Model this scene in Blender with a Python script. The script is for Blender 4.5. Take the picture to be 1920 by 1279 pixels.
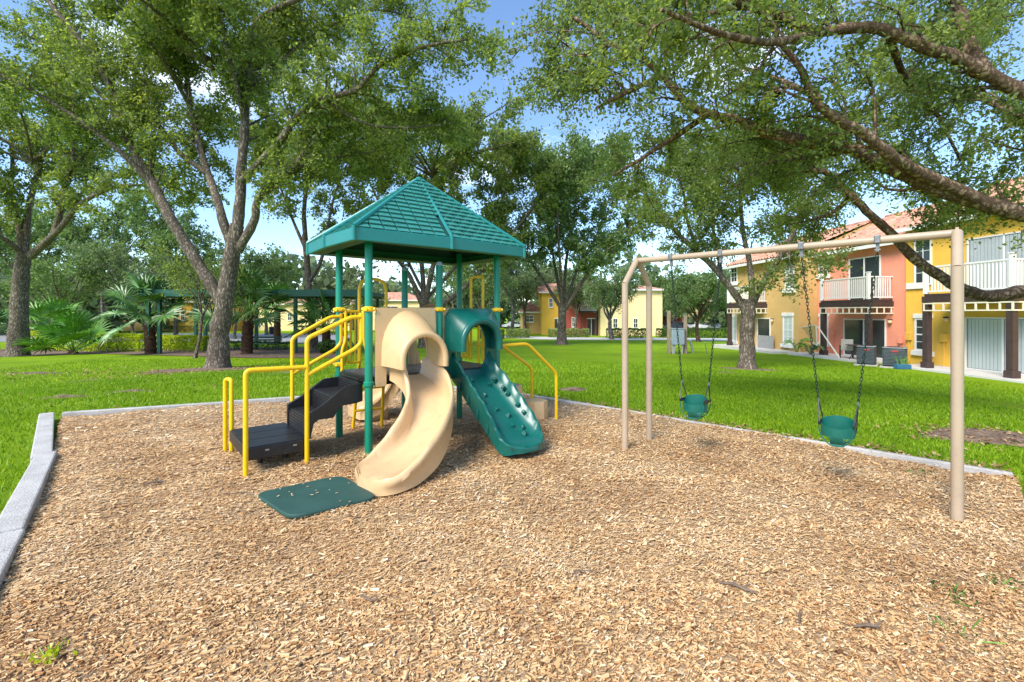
import bpy, bmesh, math, random
import numpy as np
from mathutils import Vector, Matrix, Euler
for o in list(bpy.data.objects): bpy.data.objects.remove(o)
SC = bpy.context.scene
COL = SC.collection
R = math.radians
rng = np.random.default_rng(7)
random.seed(7)

# ------------------------------------------------------------------ camera, sky, sun, exposure
F, HZ, EYE = 870.0, 587.0, 1.6
cam = bpy.data.cameras.new('camera'); camo = bpy.data.objects.new('camera', cam); COL.objects.link(camo)
camo.location = (0, 0, EYE); camo.rotation_euler = (R(90), 0, 0)
cam.sensor_width = 36; cam.lens = 36*F/1920; cam.shift_y = -(639.5-HZ)/1920
cam.clip_start = .05; cam.clip_end = 3000
SC.camera = camo

SUN_EL, SUN_AZ = 44, 218          # azimuth clockwise from +Y: light from the left, a little behind the camera
sd = Vector((math.sin(R(SUN_AZ))*math.cos(R(SUN_EL)), math.cos(R(SUN_AZ))*math.cos(R(SUN_EL)), math.sin(R(SUN_EL))))
W = bpy.data.worlds.new('World'); SC.world = W; W.use_nodes = True
nt = W.node_tree; nt.nodes.clear()
def nd(t, typ, **kw):
    n = t.nodes.new(typ)
    for k, v in kw.items(): setattr(n, k, v)
    return n
wo = nd(nt, 'ShaderNodeOutputWorld'); bg = nd(nt, 'ShaderNodeBackground')
sky = nd(nt, 'ShaderNodeTexSky', sky_type='NISHITA', sun_disc=False)
sky.sun_elevation = R(SUN_EL); sky.sun_rotation = R(SUN_AZ); sky.air_density = 1.0; sky.dust_density = .05; sky.ozone_density = 4.5
tc = nd(nt, 'ShaderNodeTexCoord')
mp = nd(nt, 'ShaderNodeMapping'); mp.inputs['Scale'].default_value = (1, 1, 2.2)
nz = nd(nt, 'ShaderNodeTexNoise'); nz.inputs['Scale'].default_value = 2.6; nz.inputs['Detail'].default_value = 7; nz.inputs['Roughness'].default_value = .58
rp = nd(nt, 'ShaderNodeValToRGB'); rp.color_ramp.elements[0].position = .55; rp.color_ramp.elements[1].position = .80
mx = nd(nt, 'ShaderNodeMix', data_type='RGBA'); mx.inputs[7].default_value = (9.0, 9.4, 10.2, 1)
L = nt.links.new
L(tc.outputs['Generated'], mp.inputs['Vector']); L(mp.outputs[0], nz.inputs['Vector']); L(nz.outputs['Fac'], rp.inputs[0])
L(rp.outputs[0], mx.inputs[0]); L(sky.outputs[0], mx.inputs[6]); L(mx.outputs[2], bg.inputs[0]); L(bg.outputs[0], wo.inputs[0])
bg.inputs[1].default_value = .14
sl = bpy.data.lights.new('sun', 'SUN'); sl.energy = 2.9; sl.angle = R(26); sl.color = (1, .94, .84)
so = bpy.data.objects.new('sun', sl); COL.objects.link(so); so.rotation_euler = sd.to_track_quat('Z', 'Y').to_euler(); so.location = (-20, -10, 40)
SC.view_settings.view_transform = 'Standard'; SC.view_settings.look = 'None'
SC.view_settings.exposure = 1.1; SC.view_settings.gamma = 1; SC.view_settings.use_curve_mapping = False
SC.render.engine = 'CYCLES'
SC.cycles.max_bounces = 8; SC.cycles.diffuse_bounces = 4; SC.cycles.transmission_bounces = 5; SC.cycles.transparent_max_bounces = 6
SC.cycles.use_denoising = True

# ------------------------------------------------------------------ helpers
def smooth01(t): t = np.clip(t, 0, 1); return t*t*(3-2*t)
def gh(x, y):                                   # height of the ground
    r = np.hypot(np.asarray(x)+1.0, np.asarray(y)-5.0)
    return -.05-.75*smooth01((r-7.2)/13) - .85*smooth01((r-22)/40)
def gp(px, py):                                 # the ground point seen at a pixel of the photograph
    y = EYE*F/(py-HZ)
    for _ in range(40):
        x = (px-960)/F*y
        y = .5*y + .5*(EYE-float(gh(x, y)))*F/(py-HZ)
    return ((px-960)/F*y, y, float(gh((px-960)/F*y, y)))
def at(px, py, Y): return ((px-960)/F*Y, Y, EYE-(py-HZ)/F*Y)

def link(o, parent=None):
    COL.objects.link(o)
    if parent is not None: o.parent = parent
    return o
def tag(o, label=None, cat=None, group=None, kind=None):
    if label: o['label'] = label
    if cat: o['category'] = cat
    if group: o['group'] = group
    if kind: o['kind'] = kind
    return o
def thing(name, label, cat, loc=(0, 0, 0), rz=0, group=None):
    o = bpy.data.objects.new(name, None); o.empty_display_size = .2; link(o)
    o.location = loc; o.rotation_euler = (0, 0, rz)
    return tag(o, label, cat, group)
def cr(P, n=6):                                 # Catmull-Rom through points (any dimension)
    P = np.asarray(P, float); k = len(P)
    if k < 3:
        t = np.linspace(0, 1, n+1)[:, None]; return P[0]*(1-t)+P[-1]*t
    E = np.vstack([2*P[0]-P[1], P, 2*P[-1]-P[-2]]); out = []
    for i in range(k-1):
        a, b, c, d = E[i:i+4]
        for t in np.linspace(0, 1, n, endpoint=False):
            out.append(.5*((2*b)+(-a+c)*t+(2*a-5*b+4*c-d)*t*t+(-a+3*b-3*c+d)*t**3))
    out.append(P[-1]); return np.array(out)

class MB:
    def __init__(s): s.v = []; s.f = []; s.n = 0
    def add(s, v, f):
        s.v.append(np.asarray(v, float).reshape(-1, 3)); s.f += [tuple(i+s.n for i in q) for q in f]; s.n += len(s.v[-1]); return s
    def box(s, a, b):
        x0, y0, z0 = a; x1, y1, z1 = b
        return s.add([(x0,y0,z0),(x1,y0,z0),(x1,y1,z0),(x0,y1,z0),(x0,y0,z1),(x1,y0,z1),(x1,y1,z1),(x0,y1,z1)],
                     [(0,3,2,1),(4,5,6,7),(0,1,5,4),(1,2,6,5),(2,3,7,6),(3,0,4,7)])
    def hexa(s, p):                              # 8 corner points, bottom 4 then top 4
        return s.add(p, [(0,3,2,1),(4,5,6,7),(0,1,5,4),(1,2,6,5),(2,3,7,6),(3,0,4,7)])
    def quad(s, *p): return s.add(p, [tuple(range(len(p)))])
    def tube(s, P, r, n=10, cap=True, squash=1.0):
        P = np.asarray(P, float); m = len(P); r = np.full(m, r) if np.isscalar(r) else np.asarray(r, float)
        T = np.gradient(P, axis=0); T /= np.linalg.norm(T, axis=1)[:, None]+1e-9
        up = np.array([0, 0, 1.]) if abs(T[0][2]) < .9 else np.array([1., 0, 0])
        N = np.cross(T[0], up); N /= np.linalg.norm(N); V = []
        for i in range(m):
            N = N-T[i]*(N@T[i]); N /= np.linalg.norm(N)+1e-9; B = np.cross(T[i], N)
            a = np.arange(n)*2*math.pi/n
            V.append(P[i]+r[i]*(np.cos(a)[:, None]*N+squash*np.sin(a)[:, None]*B))
        f = [(i*n+j, i*n+(j+1) % n, (i+1)*n+(j+1) % n, (i+1)*n+j) for i in range(m-1) for j in range(n)]
        if cap: f += [tuple(range(n))[::-1], tuple((m-1)*n+j for j in range(n))]
        return s.add(np.vstack(V), f)
    def loft(s, S, closed=True, cap=True):       # list of equal sections
        S = [np.asarray(q, float) for q in S]; n = len(S[0]); m = len(S); k = n if closed else n-1
        f = [(i*n+j, i*n+(j+1) % n, (i+1)*n+(j+1) % n, (i+1)*n+j) for i in range(m-1) for j in range(k)]
        if cap and closed: f += [tuple(range(n))[::-1], tuple((m-1)*n+j for j in range(n))]
        return s.add(np.vstack(S), f)
    def prism(s, poly, axis, a, b):              # polygon of 2-D points extruded along an axis
        n = len(poly); V = []
        for q in (a, b):
            for (c, d) in poly: V.append({0:(q,c,d), 1:(c,q,d), 2:(c,d,q)}[axis])
        return s.add(V, [tuple(range(n)), tuple(range(2*n-1, n-1, -1))]+[(i, i+n, (i+1) % n+n, (i+1) % n) for i in range(n)])
    def lathe(s, prof, n=16, c=(0, 0, 0)):
        S = [[(c[0]+r*math.cos(a), c[1]+r*math.sin(a), c[2]+z) for a in np.arange(n)*2*math.pi/n] for r, z in prof]
        return s.loft(S)
    def mesh(s, name, smooth=True, ang=38):
        m = bpy.data.meshes.new(name); V = np.vstack(s.v)
        m.from_pydata(V.tolist(), [], s.f)
        bm = bmesh.new(); bm.from_mesh(m); bmesh.ops.recalc_face_normals(bm, faces=bm.faces); bm.to_mesh(m); bm.free()
        if smooth:
            for p in m.polygons: p.use_smooth = True
            m.set_sharp_from_angle(angle=R(ang))
        return m
    def build(s, name, mat, parent=None, smooth=True, bevel=0, off=None, ang=38):
        if off is not None: s.v = [v-np.asarray(off, float) for v in s.v]
        m = s.mesh(name, smooth, ang); m.materials.append(mat)
        o = link(bpy.data.objects.new(name, m), parent)
        if bevel:
            b = o.modifiers.new('bevel', 'BEVEL'); b.width = bevel; b.segments = 2; b.limit_method = 'ANGLE'; b.angle_limit = R(40)
        return o
def copy_part(src, parent, loc=None, rot=None):
    c = src.copy(); COL.objects.link(c); c.parent = parent
    if loc is not None: c.location = loc
    if rot is not None: c.rotation_euler = rot
    return c
def raw(name, V, Fc, mat, parent=None, tint=None):
    """big meshes from numpy: V (n,3), Fc (m,k) faces of k corners, tint one float a face"""
    m = bpy.data.meshes.new(name); V = np.asarray(V, np.float32); Fc = np.asarray(Fc, np.int32); n, k = Fc.shape
    m.vertices.add(len(V)); m.vertices.foreach_set('co', V.ravel())
    m.loops.add(n*k); m.loops.foreach_set('vertex_index', Fc.ravel())
    m.polygons.add(n); m.polygons.foreach_set('loop_start', np.arange(n, dtype=np.int32)*k)
    m.update(calc_edges=True)
    if tint is not None:
        a = m.attributes.new('tint', 'FLOAT', 'FACE'); a.data.foreach_set('value', np.asarray(tint, np.float32))
    m.materials.append(mat)
    return link(bpy.data.objects.new(name, m), parent)

# ------------------------------------------------------------------ materials
def mat(name, col, rough=.5, var=.12, scale=6, bump=0, bscale=60, metal=0, spec=.5, col2=None, coat=0, stretch=None, dirt=0):
    m = bpy.data.materials.new(name); m.use_nodes = True; t = m.node_tree; p = t.nodes['Principled BSDF']
    p.inputs['Roughness'].default_value = rough; p.inputs['Metallic'].default_value = metal; p.inputs['Specular IOR Level'].default_value = spec
    if coat: p.inputs['Coat Weight'].default_value = coat; p.inputs['Coat Roughness'].default_value = .2
    c = nd(t, 'ShaderNodeTexCoord'); src = c.outputs['Object']
    if stretch:
        mpn = nd(t, 'ShaderNodeMapping'); mpn.inputs['Scale'].default_value = stretch; t.links.new(src, mpn.inputs[0]); src = mpn.outputs[0]
    n1 = nd(t, 'ShaderNodeTexNoise'); n1.inputs['Scale'].default_value = scale; n1.inputs['Detail'].default_value = 6; n1.inputs['Roughness'].default_value = .62
    t.links.new(src, n1.inputs['Vector'])
    r = nd(t, 'ShaderNodeValToRGB'); r.color_ramp.elements[0].position = .3; r.color_ramp.elements[1].position = .72
    lo = [max(0, x*(1-var)) for x in col]; hi = [min(1, x*(1+var)) for x in (col2 or col)]
    r.color_ramp.elements[0].color = (*lo, 1); r.color_ramp.elements[1].color = (*hi, 1)
    t.links.new(n1.outputs['Fac'], r.inputs[0]); outc = r.outputs[0]
    if dirt:
        n3 = nd(t, 'ShaderNodeTexNoise'); n3.inputs['Scale'].default_value = scale*3.7; n3.inputs['Detail'].default_value = 9; n3.inputs['Roughness'].default_value = .7
        t.links.new(src, n3.inputs['Vector'])
        rr = nd(t, 'ShaderNodeValToRGB'); rr.color_ramp.elements[0].position = .55; rr.color_ramp.elements[1].position = .75
        mxx = nd(t, 'ShaderNodeMix', data_type='RGBA'); mxx.inputs[7].default_value = (.13, .10, .07, 1)
        ml = nd(t, 'ShaderNodeMath', operation='MULTIPLY'); ml.inputs[1].default_value = dirt
        t.links.new(n3.outputs['Fac'], rr.inputs[0]); t.links.new(rr.outputs[0], ml.inputs[0]); t.links.new(ml.outputs[0], mxx.inputs[0]); t.links.new(outc, mxx.inputs[6]); outc = mxx.outputs[2]
    t.links.new(outc, p.inputs['Base Color'])
    mr = nd(t, 'ShaderNodeMapRange'); mr.inputs['To Min'].default_value = max(.03, rough-.1); mr.inputs['To Max'].default_value = min(1, rough+.12)
    t.links.new(n1.outputs['Fac'], mr.inputs[0]); t.links.new(mr.outputs[0], p.inputs['Roughness'])
    if bump:
        n2 = nd(t, 'ShaderNodeTexNoise'); n2.inputs['Scale'].default_value = bscale; n2.inputs['Detail'].default_value = 5
        t.links.new(src, n2.inputs['Vector'])
        b = nd(t, 'ShaderNodeBump'); b.inputs['Strength'].default_value = bump; b.inputs['Distance'].default_value = .02
        t.links.new(n2.outputs['Fac'], b.inputs['Height']); t.links.new(b.outputs[0], p.inputs['Normal'])
    return m
def tint_mat(name, stops, rough=.6, trans=0, tcol=None, spec=.3):
    """colour from the face attribute 'tint' 0..1, for leaves, chips and grass blades"""
    m = bpy.data.materials.new(name); m.use_nodes = True; t = m.node_tree; p = t.nodes['Principled BSDF']; out = t.nodes['Material Output']
    a = nd(t, 'ShaderNodeAttribute'); a.attribute_name = 'tint'
    r = nd(t, 'ShaderNodeValToRGB'); e = r.color_ramp.elements
    for i, (q, c) in enumerate(stops):
        el = e[i] if i < 2 else e.new(q)
        el.position = q; el.color = (*c, 1)
    t.links.new(a.outputs['Fac'], r.inputs[0]); t.links.new(r.outputs[0], p.inputs['Base Color'])
    p.inputs['Roughness'].default_value = rough; p.inputs['Specular IOR Level'].default_value = spec
    if trans:
        tr = nd(t, 'ShaderNodeBsdfTranslucent'); mm = nd(t, 'ShaderNodeMix', data_type='RGBA', blend_type='MULTIPLY'); mm.inputs[0].default_value = 1
        mm.inputs[7].default_value = (*(tcol or (1.5, 1.5, .7)), 1)
        t.links.new(r.outputs[0], mm.inputs[6]); t.links.new(mm.outputs[2], tr.inputs[0])
        ms = nd(t, 'ShaderNodeMixShader'); ms.inputs[0].default_value = trans
        t.links.new(p.outputs[0], ms.inputs[1]); t.links.new(tr.outputs[0], ms.inputs[2]); t.links.new(ms.outputs[0], out.inputs[0])
    return m
def bark_mat(name, c1, c2, sc=7, stretch=(1, 1, .32)):
    m = bpy.data.materials.new(name); m.use_nodes = True; t = m.node_tree; p = t.nodes['Principled BSDF']; p.inputs['Roughness'].default_value = .92; p.inputs['Specular IOR Level'].default_value = .2
    c = nd(t, 'ShaderNodeTexCoord'); mpn = nd(t, 'ShaderNodeMapping'); mpn.inputs['Scale'].default_value = stretch
    v = nd(t, 'ShaderNodeTexVoronoi', feature='DISTANCE_TO_EDGE'); v.inputs['Scale'].default_value = sc*2.2
    n = nd(t, 'ShaderNodeTexNoise'); n.inputs['Scale'].default_value = sc; n.inputs['Detail'].default_value = 8; n.inputs['Roughness'].default_value = .7
    n0 = nd(t, 'ShaderNodeTexNoise'); n0.inputs['Scale'].default_value = .9; n0.inputs['Detail'].default_value = 4
    t.links.new(c.outputs['Object'], mpn.inputs[0]); t.links.new(mpn.outputs[0], n.inputs['Vector']); t.links.new(c.outputs['Object'], n0.inputs['Vector'])
    ad = nd(t, 'ShaderNodeMix', data_type='RGBA'); ad.inputs[0].default_value = .25; t.links.new(mpn.outputs[0], ad.inputs[6]); t.links.new(n.outputs['Color'], ad.inputs[7]); t.links.new(ad.outputs[2], v.inputs['Vector'])
    r = nd(t, 'ShaderNodeValToRGB'); r.color_ramp.elements[0].color = (*[x*.45 for x in c1], 1); r.color_ramp.elements[1].color = (*c2, 1); r.color_ramp.elements[1].position = .35
    e = r.color_ramp.elements.new(.12); e.color = (*c1, 1)
    t.links.new(v.outputs['Distance'], r.inputs[0])
    m2 = nd(t, 'ShaderNodeMix', data_type='RGBA', blend_type='MULTIPLY'); m2.inputs[0].default_value = .8
    r2 = nd(t, 'ShaderNodeValToRGB'); r2.color_ramp.elements[0].position = .3; r2.color_ramp.elements[0].color = (.5, .5, .48, 1); r2.color_ramp.elements[1].position = .7; r2.color_ramp.elements[1].color = (1.0, 1.0, 1.0, 1)
    t.links.new(n0.outputs['Fac'], r2.inputs[0]); t.links.new(r.outputs[0], m2.inputs[6]); t.links.new(r2.outputs[0], m2.inputs[7]); t.links.new(m2.outputs[2], p.inputs['Base Color'])
    b = nd(t, 'ShaderNodeBump'); b.inputs['Strength'].default_value = .9; b.inputs['Distance'].default_value = .03
    mm = nd(t, 'ShaderNodeMath', operation='ADD'); t.links.new(r.outputs[0], mm.inputs[0]); t.links.new(n.outputs['Fac'], mm.inputs[1]); t.links.new(mm.outputs[0], b.inputs['Height']); t.links.new(b.outputs[0], p.inputs['Normal'])
    return m
def glass_mat(name, col, rough=.06):
    m = mat(name, col, rough, var=.15, scale=1.2, spec=.8); return m
M = dict(
 post=mat('green_post_paint', (.0, .205, .12), .32, .08, 3, dirt=.15),
 roof=mat('roof_green_plastic', (.012, .20, .19), .38, .1, 3, dirt=.2),
 shingle=mat('shingle_green_plastic', (.035, .225, .20), .36, .16, 4, dirt=.3),
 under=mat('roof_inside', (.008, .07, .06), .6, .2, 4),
 yellow=mat('yellow_paint', (.86, .52, .006), .33, .06, 5, dirt=.2),
 tan=mat('tan_plastic', (.64, .43, .225), .32, .07, 2.5, bump=.04, bscale=120, dirt=.24),
 climber=mat('dark_green_plastic', (.004, .105, .085), .3, .12, 3, dirt=.2),
 black=mat('black_plastic', (.012, .012, .014), .42, .3, 6, dirt=.25),
 deckm=mat('deck_black_coating', (.035, .036, .042), .35, .3, 9, bump=.2, bscale=90, dirt=.3),
 bolt=mat('bolt_steel', (.5, .5, .5), .35, .1, metal=.9),
 swing=mat('swing_tan_paint', (.41, .31, .215), .42, .08, 3, dirt=.22),
 chain=mat('chain_green_black', (.006, .018, .012), .6, .3, 20),
 steel=mat('galvanized_steel', (.20, .20, .205), .45, .3, 30, metal=.6),
 seat=mat('swing_seat_rubber', (.004, .115, .085), .42, .15, 8, dirt=.2),
 mat=mat('rubber_mat', (.018, .070, .056), .7, .15, 5, bump=.15, bscale=160, dirt=.15),
 concrete=mat('kerb_concrete', (.45, .43, .40), .85, .2, 4, bump=.5, bscale=70, dirt=.55),
 pave=mat('pavement_concrete', (.55, .53, .49), .9, .12, 2, bump=.2, bscale=30),
 asphalt=mat('asphalt', (.26, .26, .26), .9, .2, 1.5, bump=.3, bscale=40),
 dirt=mat('brown_mulch_bed', (.115, .065, .04), .95, .5, 7, bump=1, bscale=28, col2=(.20, .135, .09)),
 chipbase=mat('wood_chip_bed', (.27, .165, .08), .95, .4, 45, bump=1, bscale=60, col2=(.46, .32, .18)),
 white=mat('white_trim', (.78, .77, .74), .5, .06, 3, dirt=.08),
 cream=mat('cream_trellis', (.74, .68, .54), .6, .08, 3),
 brown=mat('dark_brown_timber', (.055, .033, .030), .6, .25, 5),
 h_yellow=mat('stucco_yellow', (.80, .47, .07), .9, .10, .8, bump=.25, bscale=45, dirt=.12),
 h_salmon=mat('stucco_salmon', (.84, .31, .20), .9, .10, .8, bump=.25, bscale=45, dirt=.12),
 h_tan=mat('stucco_tan', (.58, .375, .14), .9, .10, .8, bump=.25, bscale=45, dirt=.12),
 h_pale=mat('stucco_pale_yellow', (.85, .66, .33), .9, .08, .8, bump=.2, bscale=45),
 h_red=mat('stucco_red', (.34, .07, .05), .9, .12, .8),
 tile=mat('roof_tile_terracotta', (.42, .16, .10), .85, .35, 2.2, col2=(.62, .33, .22), bump=.3, bscale=30, dirt=.3),
 glass=glass_mat('window_glass', (.035, .045, .05)),
 blind=mat('vertical_blinds', (.42, .46, .47), .5, .08, 3),
 shade=mat('lower_blinds', (.50, .56, .53), .3, .05, 2),
 ac=mat('ac_casing', (.022, .03, .035), .5, .2, 5), slatback=mat('blind_gap', (.16, .19, .20), .3), louvre=mat('ac_louvre', (.085, .11, .12), .5, .2, 5), red=mat('red_badge', (.4, .03, .03), .5), bark_warm=bark_mat('warm_bark', (.17, .105, .068), (.44, .31, .215), 6, (1, 1, .85)), curtain=mat('teal_cloth', (.02, .25, .36), .8),
 acl=mat('ac_casing_top', (.22, .23, .235), .5, .2, 5),
 greybox=mat('grey_utility_paint', (.26, .33, .38), .5, .1, 3, dirt=.15),
 wood=mat('weathered_timber', (.30, .23, .16), .9, .3, 4, bump=.4, bscale=30, stretch=(3, 3, .5)),
 carportm=mat('carport_green', (.006, .075, .052), .45, .15, 2),
 lamp=mat('porch_lamp_glass', (.8, .6, .35), .3, .05),
 blue=mat('blue_planter', (.03, .13, .24), .5, .1),
 teal=mat('teal_curtain', (.02, .22, .30), .8, .2),
 fabric=mat('chair_sling', (.45, .42, .37), .8, .1),
 carw=mat('car_white', (.70, .71, .73), .22, .03, spec=.6, coat=.5), cars=mat('car_silver', (.40, .43, .48), .22, .03, coat=.6), card=mat('car_dark', (.04, .05, .07), .22, .05, coat=.6),
 tyre=mat('tyre_rubber', (.02, .02, .02), .8, .2),
 bark=bark_mat('oak_bark', (.15, .115, .088), (.40, .335, .27)), bark_red=bark_mat('reddish_bark', (.10, .055, .035), (.27, .165, .105)),
 bark_far=bark_mat('grey_bark', (.16, .14, .12), (.40, .37, .33), 5),
 palmbark=bark_mat('palm_bark', (.07, .03, .02), (.28, .16, .10), 12),
 stick=mat('twig_wood', (.17, .12, .085), .9, .4, 20),
 fence=mat('grey_slats', (.30, .30, .30), .8, .15, 5),
)
M['leaf'] = tint_mat('oak_leaves', [(0, (.055, .085, .032)), (1, (.30, .35, .11)), (.55, (.15, .20, .062)), (.85, (.22, .275, .08))], .45, .5, (2.25, 2.2, .9))
M['leaf_far'] = tint_mat('far_leaves', [(0, (.065, .10, .055)), (1, (.30, .37, .18)), (.55, (.15, .21, .11))], .5, .45, (1.6, 1.6, .9))
M['leaf_small'] = tint_mat('light_leaves', [(0, (.05, .11, .03)), (1, (.27, .36, .13)), (.55, (.15, .225, .075))], .55, .38, (1.4, 1.5, .8))
M['hedge'] = tint_mat('hedge_leaves', [(0, (.015, .04, .010)), (1, (.14, .24, .04)), (.55, (.05, .11, .02))], .5, .3)
M['hedge_lime'] = tint_mat('lime_hedge_leaves', [(0, (.14, .20, .01)), (1, (.66, .70, .03)), (.5, (.40, .50, .02))], .5, .35)
M['hedge_var'] = tint_mat('variegated_hedge_leaves', [(0, (.05, .09, .02)), (1, (.45, .48, .22)), (.5, (.17, .25, .06))], .5, .3)
M['grass'] = tint_mat('grass_blades', [(0, (.07, .145, .006)), (1, (.37, .48, .02)), (.55, (.19, .335, .008))], .55, .35, (1.3, 1.35, .5))
M['chip'] = tint_mat('wood_chips', [(0, (.13, .052, .022)), (1, (.86, .73, .52)), (.22, (.36, .17, .065)), (.5, (.60, .37, .165)), (.78, (.76, .55, .31))], .8, spec=.25)
M['litter'] = tint_mat('dry_leaves', [(0, (.14, .07, .03)), (1, (.48, .33, .18)), (.5, (.30, .17, .08))], .8)
M['moss'] = tint_mat('spanish_moss', [(0, (.20, .22, .17)), (1, (.42, .45, .36))], .9, .3)
M['frond'] = mat('palm_frond', (.03, .095, .022), .36, .4, 2, col2=(.11, .22, .05))
M['frond_bright'] = mat('bright_palm_frond', (.08, .24, .02), .4, .3, 3, col2=(.16, .34, .035))  # brighter green than the other fronds, also for petioles, blades and stems
def grass_ground():
    m = bpy.data.materials.new('lawn'); m.use_nodes = True; t = m.node_tree; p = t.nodes['Principled BSDF']; p.inputs['Roughness'].default_value = .9; p.inputs['Specular IOR Level'].default_value = .15
    g = nd(t, 'ShaderNodeNewGeometry')
    def noise(s, d=6, r=.6):
        n = nd(t, 'ShaderNodeTexNoise'); n.inputs['Scale'].default_value = s; n.inputs['Detail'].default_value = d; n.inputs['Roughness'].default_value = r; t.links.new(g.outputs['Position'], n.inputs['Vector']); return n
    n1 = noise(.35, 5); n2 = noise(9, 8, .75); n3 = noise(55, 4, .7)
    r = nd(t, 'ShaderNodeValToRGB'); e = r.color_ramp.elements; e[0].position = .28; e[0].color = (.10, .195, .005, 1); e[1].position = .75; e[1].color = (.35, .47, .008, 1); x = e.new(.5); x.color = (.215, .36, .005, 1)
    ad = nd(t, 'ShaderNodeMath', operation='MULTIPLY_ADD'); ad.inputs[1].default_value = .45; t.links.new(n2.outputs['Fac'], ad.inputs[0])
    ml = nd(t, 'ShaderNodeMath', operation='MULTIPLY'); ml.inputs[1].default_value = .55; t.links.new(n1.outputs['Fac'], ml.inputs[0]); t.links.new(ml.outputs[0], ad.inputs[2]); t.links.new(ad.outputs[0], r.inputs[0])
    t.links.new(r.outputs[0], p.inputs['Base Color'])
    b = nd(t, 'ShaderNodeBump'); b.inputs['Strength'].default_value = 1; b.inputs['Distance'].default_value = .05; t.links.new(n3.outputs['Fac'], b.inputs['Height']); t.links.new(b.outputs[0], p.inputs['Normal'])
    return m
M['lawn'] = grass_ground()

# ------------------------------------------------------------------ ground, paths, road
rad = np.concatenate([np.linspace(0, 30, 61), np.geomspace(31, 900, 40)]); na = 144
V = [(-1, 5, 0)]
for r_ in rad[1:]:
    for k in range(na):
        a = 2*math.pi*k/na; x = -1+r_*math.cos(a); y = 5+r_*math.sin(a); V.append((x, y, float(gh(x, y))))
fc = [(0, 1+k, 1+(k+1) % na) for k in range(na)]
for i in range(len(rad)-2):
    for k in range(na): fc.append((1+i*na+k, 1+(i+1)*na+k, 1+(i+1)*na+(k+1) % na, 1+i*na+(k+1) % na))
g = MB().add(V, fc).build('ground', M['lawn']); tag(g, kind='structure')

def strip(name, A, B, m, lift=.02, n=40, kind='structure', thick=0):
    """sheet on the ground between two edge lines A and B (world xy, polylines)"""
    def res(P):
        P = np.asarray(P, float)[:, :2]; d = np.concatenate([[0], np.cumsum(np.hypot(*np.diff(P, axis=0).T))]); s = np.linspace(0, d[-1], n)
        return np.stack([np.interp(s, d, P[:, i]) for i in (0, 1)], 1)
    A, B = res(A), res(B); V = []; w = 5
    for a, b in zip(A, B):
        for q in np.linspace(0, 1, w):
            p = a*(1-q)+b*q; V.append((p[0], p[1], float(gh(p[0], p[1]))+lift))
    f = [(i*w+j, (i+1)*w+j, (i+1)*w+j+1, i*w+j+1) for i in range(n-1) for j in range(w-1)]
    o = MB().add(V, f).build(name, m); tag(o, kind=kind); return o
gl = lambda P: [gp(*q) for q in P]
strip('pavement', gl([(930, 633), (1020, 637), (1130, 638), (1250, 638), (1375, 640)]), gl([(930, 629), (1020, 632), (1130, 633.5), (1250, 634), (1375, 635)]), M['pave'], .03)
strip('road', gl([(-200, 642), (150, 641), (350, 641), (560, 644), (640, 646)]), gl([(-200, 624), (150, 624), (350, 625), (560, 626), (660, 627)]), M['asphalt'], .03)
strip('parking_road', gl([(1000, 620.5), (1200, 619), (1420, 619)]), gl([(1000, 613), (1200, 612), (1420, 612)]), M['asphalt'], .03)
strip('pavement', gl([(170, 634.5), (300, 634.5), (420, 635)]), gl([(170, 632), (300, 632), (420, 632)]), M['pave'], .06)
# mulch beds under hedge, trees
strip('mulch_bed', gl([(-60, 671), (60, 668), (180, 664), (330, 668), (470, 672), (640, 672)]), gl([(-60, 655), (60, 655), (180, 653), (330, 653), (480, 652), (640, 652)]), M['dirt'], .03)
def disc(name, c, rx, ry, m, lift=.03, seed=0):
    q = np.random.default_rng(seed); n = 40; V = [(c[0], c[1], float(gh(c[0], c[1]))+lift+.05)]; ph = q.uniform(0, 6, 5)
    for rr in (.55, .85, 1):
        for k in range(n):
            a = 2*math.pi*k/n; s = rr*(1+.10*math.sin(3*a+ph[0])+.08*math.sin(5*a+ph[1])+.06*math.sin(9*a+ph[2])+q.uniform(-.05, .05)); x = c[0]+rx*s*math.cos(a); y = c[1]+ry*s*math.sin(a)
            V.append((x, y, float(gh(x, y))+lift*(1 if rr < 1 else .2)+.03*(1-rr)))
    f = [(0, 1+k, 1+(k+1) % n) for k in range(n)]
    for i in range(2): f += [(1+i*n+k, 1+(i+1)*n+k, 1+(i+1)*n+(k+1) % n, 1+i*n+(k+1) % n) for k in range(n)]
    o = MB().add(V, f).build(name, m); tag(o, kind='structure'); return o
T1B, T2B, T6B, T5B = gp(408, 692), gp(33, 668), gp(1400, 693), gp(1053, 646)
disc('mulch_bed', (T1B[0]-.2, T1B[1]-.5), 2.3, 1.1, M['dirt'], seed=1)
disc('mulch_bed', T6B, 1.15, .75, M['dirt'], seed=2)
disc('mulch_bed', T5B, .8, .6, M['dirt'], seed=3)
disc('bare_soil', gp(1075, 731), .3, .22, M['dirt'], .015, seed=4)
disc('bare_soil', (6.3, 6.2), .75, .45, M['dirt'], .015, seed=5)
disc('bare_soil', gp(170, 715), .8, .35, M['dirt'], .012, seed=8)
for i_, (x_, y_, a_, b_) in enumerate(((300, 700, .9, .35), (70, 700, 1.0, .3), (540, 700, .9, .3), (250, 735, .5, .15), (120, 745, .5, .2), (1360, 700, .5, .2))): disc('bare_soil', gp(x_, y_), a_, b_, M['dirt'], .012, seed=20+i_)

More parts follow.
